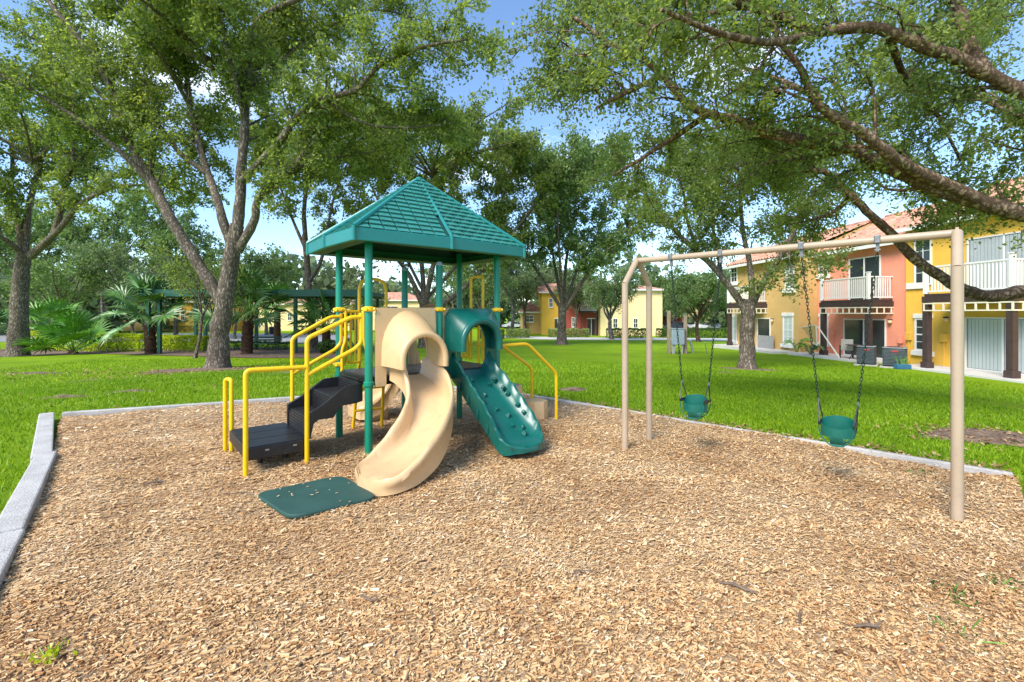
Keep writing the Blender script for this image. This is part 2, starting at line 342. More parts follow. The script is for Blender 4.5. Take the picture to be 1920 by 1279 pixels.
# ------------------------------------------------------------------ wood chip pit and its kerb
PIT = [(-7.02, 7.22), (-.75, 9.95), (4.9, 4.5), (-1.6, -2.1), (-2.9, -1.9), (-2.42, 2.05), (-3.50, 3.34), (-5.03, 5.08)]
def inside(x, y, P=PIT):
    ok = np.zeros(np.shape(x), bool); n = len(P)
    for i in range(n):
        (x1, y1), (x2, y2) = P[i], P[(i+1) % n]
        c = ((y1 > y) != (y2 > y)) & (x < (x2-x1)*(y-y1)/(y2-y1+1e-12)+x1); ok ^= c
    return ok
def WEAR(x, y): return np.exp(-((x-3.0)**2+(y-4.15)**2)/.16)+np.exp(-((x-2.05)**2+(y-5.05)**2)/.14)+.8*np.exp(-((x+1.2)**2+(y-4.15)**2)/.12)+.6*np.exp(-((x-.1)**2+(y-4.95)**2)/.1)
def mz(x, y):
    x = np.asarray(x); y = np.asarray(y)
    return .004-.03*WEAR(x, y)+.018*np.sin(1.7*x+.6*y)+.014*np.sin(2.9*y-1.1*x+1)+.009*np.sin(6.1*x+4.3*y)+.008*np.sin(7.3*y-5.1*x)+.05*np.exp(-((x+2.4)**2+(y-4.9)**2)/.8)
bm = bmesh.new(); vs = [bm.verts.new((x, y, 0)) for x, y in PIT]; bm.faces.new(vs)
for ax in (0, 1):
    lo, hi = (-7.2, 5) if ax == 0 else (-2.2, 10)
    for c in np.arange(lo, hi, .16):
        pl = [0, 0, 0]; pl[ax] = c; no = [0, 0, 0]; no[ax] = 1
        bmesh.ops.bisect_plane(bm, geom=bm.verts[:]+bm.edges[:]+bm.faces[:], plane_co=pl, plane_no=no)
for v in bm.verts: v.co.z = float(mz(v.co.x, v.co.y))
me = bpy.data.meshes.new('wood_chip_bed'); bm.to_mesh(me); bm.free(); me.materials.append(M['chipbase'])
o = link(bpy.data.objects.new('wood_chip_bed', me)); tag(o, kind='structure')

MATP = [(-2.20, 4.0), (-1.70, 3.56), (-1.15, 3.93), (-1.63, 4.41)]
def chips(n, ylo, yhi, lmin, lmax, solid, q, keep=None):
    Y = np.sqrt(q.uniform(ylo**2, yhi**2, n)); X = q.uniform(-1.18, 1.18, n)*Y
    k = inside(X, Y) & ~inside(X, Y, MATP); X, Y = X[k], Y[k]; n = len(X)
    ln = q.uniform(lmin, lmax, n)*np.where(q.random(n) < .06, 1.8, 1); wd = ln*q.uniform(.2, .5, n); a = q.uniform(0, 2*np.pi, n)
    a = np.where(q.random(n) < .4, q.normal(.5, .35, n), a)
    ti = q.normal(0, .21, n); tj = q.normal(0, .21, n); Z = mz(X, Y)+q.uniform(.0, .016, n)
    ax = np.stack([np.cos(a)*np.cos(ti), np.sin(a)*np.cos(ti), np.sin(ti)], 1); bx = np.stack([-np.sin(a)*np.cos(tj), np.cos(a)*np.cos(tj), np.sin(tj)], 1)
    nn = np.cross(ax, bx); c = np.stack([X, Y, Z], 1); h = ln[:, None]*ax*.5; w = wd[:, None]*bx*.5; th = nn*(wd*q.uniform(.15, .35, n))[:, None]
    e1 = q.uniform(.45, 1, n)[:, None]; e2 = q.uniform(.45, 1, n)[:, None]
    t = np.clip(q.normal(.53, .18, n)+.07*np.sin(X*1.9+np.sin(Y*2.3)*1.4)*np.sin(Y*2.6+1.3*np.sin(X*1.1))+.05*np.sin(X*5.3+Y*4.1+2*np.sin(X*2.2)), 0, 1)
    t = np.clip(t-.17*WEAR(X, Y), 0, 1)
    top = [c-h-w*e1+th, c+h-w*e2+th, c+h+w*e2+th, c-h+w*e1+th]
    if solid:
        V = np.stack(top+[p-th*2 for p in top], 1).reshape(-1, 3); b = np.arange(n)[:, None]*8
        Fc = np.concatenate([b+np.array([q_]) for q_ in ((0,1,2,3), (0,4,5,1), (2,6,7,3))]); return V, Fc, np.concatenate([t]+[np.clip(t-.1, 0, 1)]*2)
    V = np.stack(top, 1).reshape(-1, 3); Fc = np.arange(n)[:, None]*4+np.array([[0, 1, 2, 3]]); return V, Fc, t
def merge(parts):
    V = []; Fc = []; T = []; n = 0
    for v, f, t in parts: V.append(v); Fc.append(f+n); T.append(t); n += len(v)
    return np.vstack(V), np.vstack(Fc), np.concatenate(T)
q = np.random.default_rng(3)
V, Fc, T = merge([chips(34000, 1.75, 2.7, .010, .028, True, q), chips(56000, 2.65, 3.5, .011, .029, False, q), chips(52000, 3.4, 4.6, .014, .034, False, q), chips(120000, 4.4, 6.6, .016, .036, False, q), chips(80000, 6.4, 10.5, .024, .046, False, q)])
o = raw('wood_chips', V, Fc, M['chip'], tint=T); tag(o, 'loose tan wood chips covering the play pit', 'wood chips', kind='stuff')

def kerb_block(a, b, w, h, name='kerb_block', parent=None):
    a = np.array(a, float); b = np.array(b, float); d = (b-a)/np.hypot(*(b-a)); nrm = np.array([-d[1], d[0]])*w
    pts = [a, b, b+nrm, a+nrm]; mbx = MB()
    V = [(p[0], p[1], float(gh(*p))-.1) for p in pts]+[(p[0], p[1], float(gh(*p))+h) for p in pts]
    return mbx.hexa(V).build(name, M['concrete'], parent, bevel=.014, smooth=False)
kr = thing('playground_border', 'long pale concrete border blocks around the wood chip pit', 'kerb', (0, 0, 0))
PL = [((-4.98, 5.03), (-7.06, 7.16), .17, .125), ((-3.47, 3.30), (-5.02, 5.12), .17, .135), ((-2.14, 1.66), (-3.47, 3.31), .17, .12), ((-2.3, -.4), (-2.13, 1.64), .18, .15)]
for a, b, w, h in PL: kerb_block(a, b, w, h, parent=kr)
fl = np.array((-7.03, 7.24)); fr = np.array((-.75, 9.97)); n_ = 3
for i in range(n_):
    a, b = fl+(fr-fl)*i/n_, fl+(fr-fl)*(i+1)/n_-np.array((.008, .003)); kerb_block(a, b, .09, .095+.01*(i % 2), parent=kr)
a0 = np.array((-.73, 9.95)); b0 = np.array((4.9, 4.52)); n_ = 4
for i in range(n_):
    a, b = a0+(b0-a0)*i/n_, a0+(b0-a0)*(i+1)/n_-np.array((.006, -.006)); kerb_block(a, b, .06, .078+.006*(i % 2), parent=kr)
kerb_block((4.95, 4.45), (3.2, 2.68), .17, .15, parent=kr); kerb_block((3.19, 2.67), (1.4, .9), .17, .14, parent=kr)

# grass blades near the pit
def grass(n, region, hmin, hmax, q):
    X = q.uniform(region[0], region[1], n); Y = q.uniform(region[2], region[3], n)
    d2 = np.abs(X) < 1.2*Y+.5
    cl = np.sin(X*2.3+1.7*np.sin(Y*1.3))+np.sin(Y*2.9+1.1*np.sin(X*1.9))
    k = d2 & (~inside(X, Y, PITX)); k &= (q.random(n) < np.clip(.75+.25*cl, .25, 1))
    for (cx, cy, rx, ry) in SOIL: k &= ((X-cx)/rx)**2+((Y-cy)/ry)**2 > q.uniform(.6, 1.25, n)
    X, Y, cl = X[k], Y[k], cl[k]; n = len(X); a = q.uniform(0, 2*np.pi, n); h = q.uniform(hmin, hmax, n); w = q.uniform(.004, .008, n)*(1+.06*Y)
    Z = gh(X, Y); b = q.uniform(0, 2*np.pi, n); ln = h*q.uniform(.2, .9, n)
    p0 = np.stack([X-w*np.cos(a), Y-w*np.sin(a), Z], 1); p1 = np.stack([X+w*np.cos(a), Y+w*np.sin(a), Z], 1); p2 = np.stack([X+ln*np.cos(b), Y+ln*np.sin(b), Z+h], 1)
    return np.stack([p0, p1, p2], 1).reshape(-1, 3), np.arange(n)[:, None]*3+np.array([[0, 1, 2]]), np.clip(q.normal(.52, .2, n)+.06*cl, 0, 1)
PITX = [(-7.25, 7.36), (-.75, 10.12), (5.05, 4.5), (-1.6, -2.3), (-3.2, -2.1), (-2.62, 2.0), (-3.68, 3.36), (-5.22, 5.08)]
SOIL = [(T1B[0]-.2, T1B[1]-.5, 2.3, 1.1), (T6B[0], T6B[1], 1.15, .75), (6.3, 6.2, .75, .45)]+[(*gp(1075, 731)[:2], .3, .22)]
q = np.random.default_rng(11)
V, Fc, T = merge([grass(150000, (-.5, 9.5, 3.6, 13), .028, .056, q), grass(60000, (-1, 16, 10, 22), .04, .085, q), grass(110000, (-14, -1.5, 2.5, 15.5), .035, .07, q), grass(30000, (-22, 0, 12, 24), .05, .1, q)])
o = raw('grass', V, Fc, M['grass'], tint=T); tag(o, 'short bright green lawn grass around the pit', 'grass', kind='stuff')
# dry leaves caught along the right-hand kerb and under the trees
def flat_leaves(n, f, q, size=(.03, .07), zo=.02):
    X, Y = f(n, q); n = len(X); a = q.uniform(0, 6.28, n); s = q.uniform(*size, n); Z = gh(X, Y)+zo+q.uniform(0, .03, n); ti = q.normal(0, .35, (n, 2))
    ax = np.stack([np.cos(a), np.sin(a), ti[:, 0]], 1)*s[:, None]*.5; bx = np.stack([-np.sin(a), np.cos(a), ti[:, 1]], 1)*s[:, None]*.28; c = np.stack([X, Y, Z], 1)
    return np.stack([c-ax, c-bx, c+ax, c+bx], 1).reshape(-1, 3), np.arange(n)[:, None]*4+np.array([[0, 1, 2, 3]]), q.random(n)
def along(n, q):
    t = q.random(n)**.7; d = np.abs(q.normal(0, .16, n))+.12; p = a0[None]*(1-t)[:, None]+b0[None]*t[:, None]+d[:, None]*np.array([[.69, .72]]); return p[:, 0], p[:, 1]
q = np.random.default_rng(5)
V, Fc, T = merge([flat_leaves(1300, along, q), flat_leaves(500, lambda n, q: (6.3+q.normal(0, .5, n), 6.2+q.normal(0, .35, n)), q), flat_leaves(900, lambda n, q: (T1B[0]+q.normal(0, 1.7, n), T1B[1]-.5+q.normal(0, .8, n)), q, (.05, .1)),
                  flat_leaves(900, lambda n, q: (q.uniform(-22, -7, n), 18+q.normal(0, 1.2, n)), q, (.06, .12)), flat_leaves(250, lambda n, q: (q.uniform(-12, -4, n), q.uniform(5, 12, n)), q), flat_leaves(160, lambda n, q: (q.uniform(-3, 3.4, n), 2.2+6*q.random(n)**1.5), q, (.018, .045), .075)])
o = raw('leaf_litter', V, Fc, M['litter'], tint=T); tag(o, 'brown dry leaves fallen on the grass by the kerb', 'dry leaves', kind='stuff')
#PART2

# ------------------------------------------------------------------ play tower (local u = along the front, v = towards the back)
A_, B_ = .91, .93
ps = thing('play_tower', 'play tower with green shingled roof, tan slide, green climber and yellow rails', 'playground', (-1.604, 5.194, 0), math.atan2(.6404, .768))
DZ = .88
posts = {}
def tower_post(u, v, top, cap=False, clamps=()):
    m = MB().lathe([(.0435, -.1), (.0435, top-.02), (.038, top), (.02, top+.02 if cap else top)], 18, (u, v, 0)).build('post', M['post'], ps)
    MB().lathe([(.048, 0), (.058, .01), (.058, .05), (.048, .06)], 18, (u, v, .775)).build('collar', M['post'], m)
    for z in clamps:
        MB().lathe([(.046, 0), (.062, .008), (.066, .028), (.062, .05), (.046, .058)], 18, (u, v, z)).build('clamp', M['yellow'], m)
        for a in (.4, 2.2, 3.9, 5.4):
            MB().tube([(u+.055*math.cos(a), v+.055*math.sin(a), z+.029), (u+.082*math.cos(a), v+.082*math.sin(a), z+.029)], .018, 8).build('clamp_lug', M['yellow'], m)
    return m
zc = 1.615
tower_post(0, 0, 2.5, clamps=(zc,)); tower_post(0, B_, 2.5, clamps=(zc, .92)); tower_post(A_, 0, 2.2, True, (zc,)); tower_post(A_, B_, 2.22, True, (zc,)); tower_post(2*A_, 0, 2.5, clamps=(zc,)); tower_post(2*A_, B_, 2.5, clamps=(zc,))
for p in list(ps.children):
    if len(p.data.vertices) and p.name.startswith('post') and abs(max(v.co.z for v in p.data.vertices)-2.22) < .03:
        cc = p.data.vertices[0].co; MB().lathe([(.045, 2.19), (.043, 2.21), (.03, 2.235), (.008, 2.243)], 16, (cc.x-.0435, cc.y, 0)).build('cap', M['greybox'], p)
# decks
for i in range(2):
    d = MB().box((i*A_+.04, .03, DZ-.05), ((i+1)*A_-.008 if i == 0 else (i+1)*A_-.04, B_-.03, DZ)).build('deck', M['deckm'], ps, bevel=.008, smooth=False)
    MB().box((i*A_+.05, .0, DZ-.1), ((i+1)*A_-.05, .03, DZ-.01)).build('deck_rim', M['black'], d, smooth=False)
    MB().box((i*A_+.05, B_-.03, DZ-.1), ((i+1)*A_-.05, B_, DZ-.01)).build('deck_rim', M['black'], d, smooth=False)
MB().box((0, .05, DZ-.1), (.04, B_-.05, DZ-.003)).build('deck_rim', M['black'], ps, smooth=False)
MB().box((2*A_-.04, .05, DZ-.1), (2*A_, B_-.05, DZ-.003)).build('deck_rim', M['black'], ps, smooth=False)

# roof
U0, U1, V0, V1, ZE, ZF, ZA = -.225, 2.095, -.2, 1.36, 2.5, 2.37, 3.40
AP = np.array((.925, .55, ZA)); UM, VM = (U0+U1)/2, (V0+V1)/2
ring = [np.array(p) for p in [(U0, V0, ZE), (UM-.02, V0-.05, ZE), (U1, V0, ZE), (U1+.04, VM, ZE), (U1, V1, ZE), (UM, V1+.05, ZE), (U0, V1, ZE), (U0-.04, VM, ZE)]]
rm = MB()
for i in range(8):
    b, c = ring[i], ring[(i+1) % 8]; dn = np.array((0, 0, .03))
    rm.add([AP, b, c, AP-dn, b-dn, c-dn], [(0, 1, 2), (3, 5, 4)])
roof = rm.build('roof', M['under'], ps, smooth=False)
cen = np.array((UM, VM, 0))
for i in range(8):
    b, c = ring[i], ring[(i+1) % 8]
    def inn(p, s): qd = cen-p; qd[2] = 0; qd /= np.linalg.norm(qd); return p+qd*s
    def zz(p, z): return np.array((p[0], p[1], z))
    gap = (c-b)*.003
    bo, co = inn(b, -.035)+gap, inn(c, -.035)-gap
    MB().hexa([zz(bo, ZF), zz(co, ZF), zz(inn(c, .02), ZF), zz(inn(b, .02), ZF), zz(bo, ZE+.005), zz(co, ZE+.005), zz(inn(c, .02), ZE+.02), zz(inn(b, .02), ZE+.02)]).build('fascia', M['roof'], roof, smooth=False, bevel=.008)
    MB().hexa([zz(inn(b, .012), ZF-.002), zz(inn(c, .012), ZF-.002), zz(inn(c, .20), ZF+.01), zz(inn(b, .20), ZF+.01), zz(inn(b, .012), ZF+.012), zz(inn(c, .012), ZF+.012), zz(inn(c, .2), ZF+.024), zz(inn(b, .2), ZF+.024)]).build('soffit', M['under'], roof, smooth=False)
    e_ = inn(b, -.036); wd = .022 if i % 2 else .03
    MB().tube([AP+(0, 0, .0), zz(e_, ZE+.012)], [wd*.8, wd], 8).build('ridge_cap', M['roof'], roof)
    MB().tube([zz(e_, ZE+.02), zz(e_, ZF-.004)], .022, 8).build('corner_cap', M['roof'], roof)
MB().lathe([(.05, -.03), (.045, .0), (.02, .018), (.002, .02)], 12, tuple(AP)).build('finial', M['roof'], roof)
rows = 15; hidden = MB(); qq = random.Random(2)
for i in range(8):
    b, c = ring[i], ring[(i+1) % 8]; nrm = np.cross(c-b, AP-b); nrm /= np.linalg.norm(nrm)
    if nrm[2] < 0: nrm = -nrm
    for k in range(rows):
        t0, t1 = k/rows, min((k+1.12)/rows, .995)
        l0, r0 = b+(AP-b)*t0, c+(AP-c)*t0; l1, r1 = b+(AP-b)*t1, c+(AP-c)*t1; wid = np.linalg.norm(r0-l0); n = wid/.155
        cuts = [j/n for j in np.arange(0 if k % 2 == 0 else -.5, n+.6, 1)]
        for j in range(len(cuts)-1):
            x0, x1 = max(cuts[j], 0)+.0105/wid, min(cuts[j+1], 1)-.0105/wid
            if (x1-x0)*wid < .02: continue
            w1 = max(np.linalg.norm(r1-l1), 1e-6)
            def px_(x):      # keep the sides square to the eave: same lateral position on the upper line
                d = (r0-l0)/wid; base = l0+d*(x*wid); up = ((l1+r1)/2-(l0+r0)/2); s = up-d*(up@d); p = base+s
                lat = (p-l1)@d; return l1+d*min(max(lat, 0), w1)
            jz = qq.uniform(0, .003)
            p0, p1, p2, p3 = l0+(r0-l0)*x0, l0+(r0-l0)*x1, px_(x1), px_(x0)
            if np.linalg.norm(p2-p3) < .012: p2 = p2+(r0-l0)/wid*.012
            V = [p0+nrm*(.012), p1+nrm*.012, p2+nrm*.002, p3+nrm*.002, p0+nrm*(.030+jz), p1+nrm*(.030+jz), p2+nrm*.008, p3+nrm*.008]
            if i in (0, 1, 6, 7): MB().hexa(V).build('shingle', M['shingle'], roof, smooth=False)
            else: hidden.hexa(V)
o = hidden.build('shingles', M['shingle'], roof, smooth=False); tag(o, kind='stuff')

# tan slide hood and entrance panel
def arch(uc, hw, zs, zt, zb, n=14):
    P = [(uc-hw, zb)]+[(uc-hw*math.cos(a), zs+(zt-zs)*math.sin(a)) for a in np.linspace(0, math.pi, n)]+[(uc+hw, zb)]; return P
def panel(name, m, u0, u1, z0, z1, op, v0, v1, parent):
    n = len(op); outer = []
    for i, (u, z) in enumerate(op):
        if i == 0: outer.append((u0, z))
        elif i == n-1: outer.append((u1, z))
        else:
            a = math.pi*(i-1)/(n-3)
            du, dz = -math.cos(a), math.sin(a); cu, cz = (u0+u1)/2, op[1][1]
            s = min((u1-u0)/2/max(abs(du), 1e-6), (z1-cz)/max(dz, 1e-6)); outer.append((cu+du*s, cz+dz*s))
    b = MB()
    for i in range(n-1):
        qd = [op[i], op[i+1], outer[i+1], outer[i]]
        b.add([(p[0], v, p[1]) for v in (v0, v1) for p in qd], [(0,1,2,3), (7,6,5,4), (0,4,5,1), (2,6,7,3)])
    b.box((u0, v0, z0), (op[0][0], v1, op[0][1])); b.box((op[-1][0], v0, z0), (u1, v1, op[-1][1]))
    return b.build(name, m, parent)
op = arch(.455, .265, 1.12, 1.52, .86)
tp = panel('slide_panel', M['tan'], .065, .835, .77, 1.66, op, -.045, -.012, ps)
for (u, z) in ((.10, .81), (.10, 1.6), (.80, 1.6), (.8, .81)):
    MB().tube([(u, -.05, z), (u, -.04, z)], .009, 8).build('bolt', M['bolt'], tp)
def hood(name, m, secs, th, rimr, parent):
    """secs: list of (v, profile) from the panel outward; double skin and a rolled lip"""
    b = MB(); out = [[(u, v, z) for u, z in P] for v, P in secs]; inn_ = []
    for v, P in secs:
        c = np.mean([p for p in P], axis=0); I = []
        for (u, z) in P:
            d = np.array((u, z))-np.array((c[0], P[0][1])); L_ = np.linalg.norm(d)+1e-9; k = (L_-th)/L_; I.append((c[0]+d[0]*k, v, P[0][1]+d[1]*k if z > P[0][1] else z))
        inn_.append(I)
    b.loft(out, closed=False); b.loft(inn_[::-1], closed=False)
    b.loft([out[-1], inn_[-1]], closed=False); b.loft([[out[i][0] for i in range(len(out))], [inn_[i][0] for i in range(len(out))]], closed=False); b.loft([[inn_[i][-1] for i in range(len(out))], [out[i][-1] for i in range(len(out))]], closed=False)
    h = b.build(name, m, parent)
    mid = (np.array(out[-1])+np.array(inn_[-1]))/2
    MB().tube(mid, rimr, 10).build('rim', m, h); return h
secs = [(-.04, arch(.455, .325, 1.16, 1.63, 1.0)), (-.12, arch(.458, .315, 1.15, 1.61, 1.0)), (-.25, arch(.465, .30, 1.12, 1.53, .995)), (-.36, arch(.47, .295, 1.10, 1.44, .99)), (-.42, arch(.47, .30, 1.09, 1.40, .99))]
hood('slide_hood', M['tan'], secs, .065, .038, ps)

def sweep(C, sec, n=8):
    """C rows: u v z halfwidth rim; sec(hw, rim, t) -> closed section of (offset, height)"""
    C = cr(np.array(C), n); P = C[:, :2]; T = np.gradient(P, axis=0); T /= np.linalg.norm(T, axis=1)[:, None]; S = []
    for i in range(len(C)):
        nr = np.array((-T[i][1], T[i][0])); S.append([(P[i][0]+nr[0]*o_, P[i][1]+nr[1]*o_, C[i][2]+h) for o_, h in sec(C[i][3], C[i][4], i/(len(C)-1))])
    return S
def slide_sec(w, h, t):
    d = -.05-.085*smooth01((t-.2)*2.2)
    L_ = [(-w*.55, 0), (-w*.8, .012), (-w*.89, .035+h*.25), (-w*.93, h*.8), (-w*.97, h+.018), (-w*1.06, h+.034), (-w*1.15, h+.018), (-w*1.17, h-.03), (-w*1.09, h-.05), (-w*1.1, min(h*.1, .02)+d)]
    return L_[::-1]+[(-a, b) for a, b in L_]
SL = [[.47,-.01,.865,.225,.16],[.50,-.2,.80,.225,.22],[.51,-.4,.665,.222,.235],[.435,-.61,.49,.22,.225],[.265,-.79,.34,.232,.205],[.07,-.91,.24,.26,.165],[-.13,-.97,.19,.285,.075],[-.30,-1.0,.175,.275,-.005],[-.41,-1.02,.165,.22,-.028],[-.47,-1.03,.145,.10,-.032]]
sld = MB().loft(sweep(SL, slide_sec)).build('slide', M['tan'], ps, ang=60)
# moulded foot under the chute exit
def foot_sec(w, h, t): return [(-w, -.25), (-w, -.02), (w, -.02), (w, -.25)]
MB().loft(sweep([[.15,-.86,.22,.18,0],[-.05,-.95,.18,.2,0],[-.2,-.985,.17,.19,0]], foot_sec)).build('slide_foot', M['tan'], sld)
# faint moulded lettering panel on the outer flank: raised border plate
# green hood and climber
op = arch(1.365, .235, 1.2, 1.5, .86)
gpnl = panel('climber_panel', M['climber'], .975, 1.765, .77, 1.66, op, -.045, -.012, ps)
for (u, z) in ((1.01, .81), (1.73, .81)): MB().tube([(u, -.05, z), (u, -.04, z)], .009, 8).build('bolt', M['bolt'], gpnl)
def sq_arch(uc, hw, zs, zt, zb, k, n=14):
    P = [(uc-hw, zb)]
    for a in np.linspace(0, math.pi, n):
        c, s = math.cos(a), math.sin(a); e = 2/k
        P.append((uc-hw*math.copysign(abs(c)**e, c), zs+(zt-zs)*abs(s)**e))
    return P+[(uc+hw, zb)]
secs = [(-.04, sq_arch(1.37, .385, 1.25, 1.655, 1.13, 6)), (-.10, sq_arch(1.365, .375, 1.24, 1.645, 1.13, 4.5)), (-.2, sq_arch(1.35, .355, 1.22, 1.60, 1.13, 2.8)), (-.31, sq_arch(1.335, .325, 1.20, 1.545, 1.13, 2.1))]
hood('climber_hood', M['climber'], secs, .085, .045, ps)
def climb_sec(w, h, t):
    hh = h+.012*math.sin(t*60)*(1 if t < .75 else .2); d = -.11*(1-.5*smooth01((t-.7)*3.3)); 
    L_ = [(-w*.5, 0), (-w*.66, .012), (-w*.86, hh*.55), (-w*.96, hh), (-w*1.04, hh+.014), (-w*1.1, hh), (-w*1.08, hh*.5), (-w*1.05, d)]
    return L_[::-1]+[(-a, b) for a, b in L_]
CL = [[1.365,-.02,.86,.27,.24],[1.37,-.22,.72,.275,.2],[1.375,-.45,.555,.285,.19],[1.375,-.68,.39,.285,.18],[1.375,-.9,.24,.29,.13],[1.37,-1.03,.155,.28,.06],[1.365,-1.13,.125,.22,.015],[1.36,-1.19,.11,.11,-.005]]
clm = MB().loft(sweep(CL, climb_sec)).build('climber', M['climber'], ps, ang=50)
def hold(u, v, z, s=.04, rz=0, tilt=(0, 0)):
    b = MB(); lo = [(-s, -s*.8), (s*.8, -s), (s, s*.7), (-s*.7, s)]
    b.hexa([(x, y, -.02) for x, y in lo]+[(x*.62, y*.62+s*.15, s*.85) for x, y in lo])
    o = b.build('hold', M['climber'], clm, smooth=False, bevel=.006); o.location = (u, v, z); o.rotation_euler = (tilt[0]+R(36), tilt[1], rz)
for i, (u, v, z, rz, ty) in enumerate([(1.26, -.2, .745, .3, 0), (1.47, -.28, .69, -.2, 0), (1.30, -.42, .585, .5, 0), (1.55, -.30, .75, .2, -.7), (1.57, -.45, .66, -.1, -.7), (1.59, -.52, .59, .4, -.7), (1.33, -.62, .44, .1, 0), (1.60, -.70, .48, .3, -.7), (1.61, -.80, .40, -.3, -.7), (1.43, -.72, .375, .6, 0), (1.38, -.85, .28, -.4, 0), (1.50, -.9, .25, .2, 0), (1.46, -.98, .205, .7, 0), (1.2, -.52, .55, 0, .7)]):
    hold(u, v, z, .034, rz, (0, ty))
for k in range(4):        # ribs on the outer flank
    t = .2+k*.19; v = -t*1.02; MB().box((1.055, v-.02, .86-.72*t-.085), (1.078, v+.02, .86-.72*t+.03)).build('rib', M['climber'], clm, bevel=.006)

# stairs on the left end
stn = MB()
near = [(-.63,.53),(-.47,.61),(-.362,.69),(-.21,.79),(-.02,.80),(-.02,.60),(-.09,.585),(-.24,.575),(-.30,.54),(-.335,.47),(-.40,.455),(-.50,.46),(-.555,.42),(-.575,.32),(-.585,.27),(-.63,.27)]
st = None
for v0 in (.115, .86):
    o = MB().prism(near, 1, v0, v0+.035).build('stair_side', M['black'], ps, bevel=.008)
    st = st or o
for (a, b, z) in ((-.60, -.33, .48), (-.34, -.03, .68)):
    t = MB().box((a, .15, z-.03), (b, .86, z)).build('tread', M['black'], ps, bevel=.006, smooth=False)
    for k in range(5): MB().box((a+.03+k*.05, .2, z), (a+.045+k*.05, .82, z+.006)).build('tread_rib', M['black'], t, smooth=False)
for (x, z0, z1) in ((-.60, .27, .462), (-.335, .48, .652), (-.025, .68, .80)):
    rsr = MB().box((x-.012, .15, z0), (x+.008, .86, z1)).build('riser', M['black'], ps, smooth=False)
    for k in range(5): MB().box((x-.019, .18, z0+.02+k*.033), (x-.01, .83, z0+.036+k*.033)).build('riser_rib', M['black'], rsr, smooth=False)
pl = MB().box((-1.19, .12, .15), (-.60, 1.06, .275)).build('step_platform', M['black'], ps, bevel=.01, smooth=False)
for k in range(3): MB().box((-1.17, .13+k*.31, .275), (-.62, .13+k*.31+.295, .282)).build('platform_board', M['black'], pl, bevel=.003, smooth=False)
for x in (-1.02, -.76): MB().box((x, .1125, .225), (x+.035, .118, .24)).build('bolt_slot', M['bolt'], pl, smooth=False)
for (x, y) in ((-1.0, .45), (-1.0, .85), (-.75, .45), (-.75, .85)): MB().tube([(x, y, -.05), (x, y, .15)], .025, 8).build('platform_leg', M['black'], ps)
def bent(name, P, r=.0235, rb=.05, parent=ps, m='yellow'):
    """pipe with rounded corners"""
    P = [np.array(p, float) for p in P]; out = [P[0]]
    for i in range(1, len(P)-1):
        a, b, c = P[i-1], P[i], P[i+1]; d1 = a-b; d2 = c-b; k = min(rb, np.linalg.norm(d1)*.45, np.linalg.norm(d2)*.45)
        p, s = b+d1/np.linalg.norm(d1)*k, b+d2/np.linalg.norm(d2)*k
        for t in np.linspace(0, 1, 6): out.append((1-t)**2*p+2*t*(1-t)*b+t*t*s)
    out.append(P[-1]); return MB().tube(out, r, 12).build(name, M[m], parent)
nv, fv = .075, .90
bent('handrail', [(-1.2, nv, -.1), (-1.2, nv, 1.045), (-.64, nv, 1.035)])
bent('handrail', [(-.636, nv, -.1), (-.636, nv, 1.335), (-.17, nv, 1.555), (-.05, nv, 1.555)])
bent('handrail', [(-.63, nv, .955), (-.12, nv, 1.205), (-.055, nv, 1.27), (-.055, nv, 1.60)])
bent('handrail', [(-.566, fv, -.1), (-.566, fv, 1.30), (-.12, fv, 1.55), (.0, fv, 1.555)])
bent('handrail', [(-.56, fv, .88), (-.06, fv, 1.14), (.01, fv, 1.22), (.01, fv, 1.60)])
bent('hand_hoop', [(-1.16, 1.11, -.1), (-1.16, 1.11, .84), (-1.21, 1.19, .84), (-1.21, 1.19, -.1)], rb=.04)
bent('hand_loop', [(0, .055, 1.645), (-.035, .06, 1.645), (-.035, .06, 1.29), (.005, .06, 1.16), (.005, .06, .86)], .017)
bent('hand_loop', [(.005, .87, 1.645), (.06, .87, 1.645), (.06, .87, 1.25), (.015, .87, 1.14), (.015, .87, .86)], .02)
# barrier on the back edge and ladder loop
def barrier(u0, u1, v, z0, z1, n, r=.014):
    b = bent('barrier', [(u0, v, z0), (u0, v, z1), (u1, v, z1), (u1, v, z0), (u0+.02, v, z0)], .018, .04)
    for i in range(n):
        u = u0+(u1-u0)*(i+1)/(n+1); MB().tube([(u, v, z0), (u, v, z1)], r, 8).build('bar', M['yellow'], b)
barrier(.09, .27, B_+.005, .96, 1.62, 2); barrier(.66, .84, B_+.005, .96, 1.62, 2)
bent('ladder_loop', [(.30, 1.03, .9), (.30, 1.03, 2.06), (.68, 1.03, 2.06), (.68, 1.03, .9)], .021, .16)
lad = bent('ladder_rail', [(.285, 1.24, -.1), (.29, 1.1, .55), (.30, 1.03, .95)], .021)
bent('ladder_rail', [(.65, 1.12, -.1), (.66, 1.08, .55), (.68, 1.03, .95)], .021)
for z in (.28, .58): MB().tube([(.285, 1.19-.18*z, z), (.655, 1.12-.1*z, z)], .016, 8).build('rung', M['yellow'], ps)
